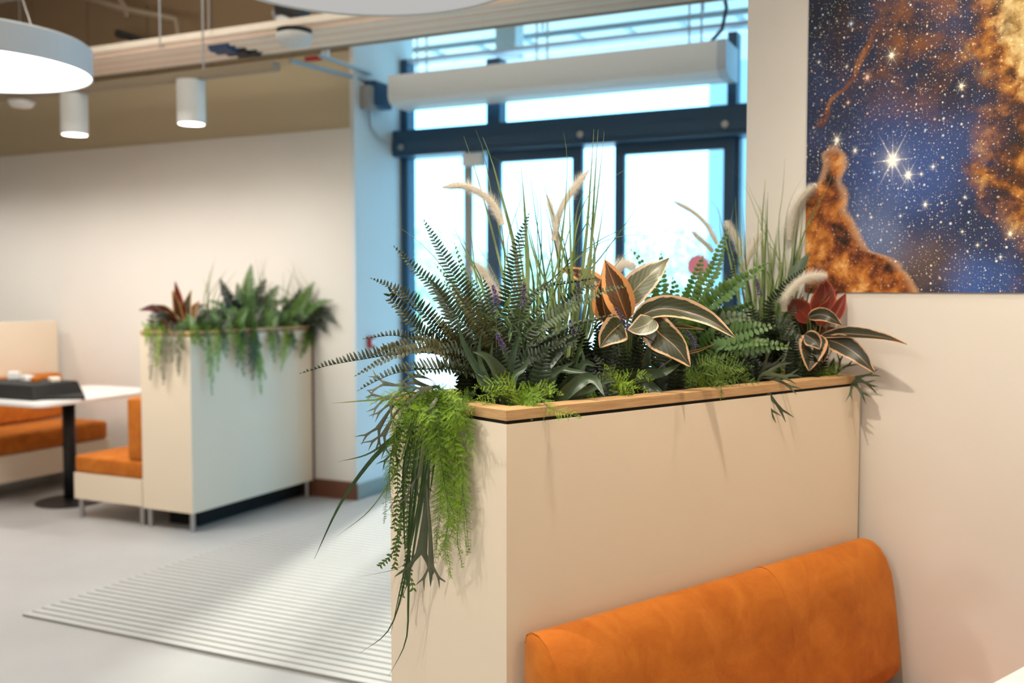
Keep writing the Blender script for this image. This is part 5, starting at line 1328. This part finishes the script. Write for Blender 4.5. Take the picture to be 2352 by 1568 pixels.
for tip, mid, w, mt in (((402, 645), (410, 690), .07, 'cordy_r'), ((318, 712), (365, 712), .07, 'cordy_r'), ((345, 735), (380, 725), .06, 'cordy'), ((440, 665), (430, 700), .07, 'cordy'), ((475, 700), (445, 712), .07, 'cordy_g'), ((392, 782), (405, 740), .08, 'cordy_g'), ((460, 690), (440, 715), .06, 'cordy_o'), ((410, 690), (415, 710), .08, 'cordy_g'), ((430, 765), (425, 735), .08, 'cordy'), ((500, 745), (460, 735), .07, 'cordy_g'), ((395, 665), (405, 700), .06, 'cordy_o'), ((350, 700), (385, 715), .06, 'cordy')):
    cf.part('leaf', add_blade, [F4, B2(*mid, -3.52), B2(*tip, -3.50)], w, None, 12, mt, 'leaf', .2, .05, 3)
F5 = bsoil(560, -3.40)
tf_ = Plant('trailing_asparagus_fern', F5, 'blurred green strands trailing down the long side of the far planter', 'fern')
for x, y, mt, bl in ((488, 905, 'asp', .035), (500, 850, 'asp', .05), (470, 800, 'asp_d', .05), (520, 820, 'asp_d', .05), (545, 840, 'asp_d', .05), (560, 860, 'asp_d', .05), (580, 870, 'vine', .05), (600, 905, 'asp', .04), (610, 870, 'asp', .04), (595, 850, 'vine', .05), (630, 830, 'asp_d', .05), (645, 850, 'asp', .05), (665, 810, 'asp_d', .05), (690, 820, 'asp_d', .05), (705, 790, 'asp_d', .05), (530, 780, 'asp', .05), (620, 790, 'asp', .05), (570, 790, 'asp_d', .05), (720, 800, 'asp_d', .05), (460, 780, 'asp', .04), (480, 790, 'vine', .05), (510, 800, 'vine', .05), (550, 800, 'vine', .05), (575, 830, 'vine', .05), (590, 800, 'asp_d', .05), (640, 800, 'vine', .05), (660, 790, 'asp', .05), (680, 800, 'vine', .05), (700, 810, 'asp_d', .05), (450, 790, 'asp', .03), (555, 820, 'asp', .05)):
    xs = x + rnd.gauss(0, 8); b = bsoil(min(705, max(455, xs)), -3.42); mt = mt if mt != 'vine' else 'fern_grey'
    tf_.part('strand', add_asp, [b, onu(xs, 755, -3.36), onu(xs, 775, -3.31), onu((xs + x) / 2, (775 + y) / 2, -3.30), onu(x, y, -3.30)], bl=bl, sp=.011, ndl=.018, mat=mt, nsp=.007, nrm=AU, nw=.003)
F6 = B(-3.58, 2.72, 1.15)
tf2 = Plant('trailing_asparagus_fern', F6, 'blurred grey-green strands trailing down the end of the far planter', 'fern')
for x, y, mt, bl in ((345, 870, 'stag', .035), (375, 880, 'stag', .035), (360, 840, 'vine', .035), (410, 860, 'stag', .035), (335, 790, 'asp', .035), (350, 770, 'asp', .035), (395, 830, 'stag', .035), (420, 800, 'asp_d', .035), (368, 810, 'asp_d', .035)):
    xs = x + rnd.gauss(0, 6); mt = 'stag' if mt == 'stag' else ('asp' if mt == 'vine' else mt)
    tf2.part('strand', add_asp, [F6 + AU * rnd.uniform(-.1, .16), onv(xs, 752, 2.68), onv(xs, 770, 2.62), onv((xs + x) / 2, (770 + y) / 2, 2.615), onv(x, y, 2.615)], bl=bl, sp=.011, ndl=.018, mat=mt, nsp=.007, nrm=-BV, nw=.003)
F7 = B(-3.54, 3.2, 1.15)
uf = Plant('understory_plant', F7, 'dark low foliage filling the far planter bed', 'plant')
for i in range(150):
    u = rnd.uniform(-3.70, -3.36); v = rnd.uniform(2.72, 3.70); b = B(u, v, 1.14); a = rnd.uniform(0, 2 * PI); h = rnd.uniform(.07, .20); l = rnd.uniform(.04, .13); D = Vector((math.cos(a), math.sin(a), 0))
    if v + (D * l).dot(BV) > 3.78: D = -BV
    uf.part('frond', add_frond, [b, b + D * l * .3 + UZ * h * .6, b + D * l + UZ * h], half=.05, pitch=.014, pw=.016, mat=rnd.choice(['fern_light', 'fern', 'fern_light']))
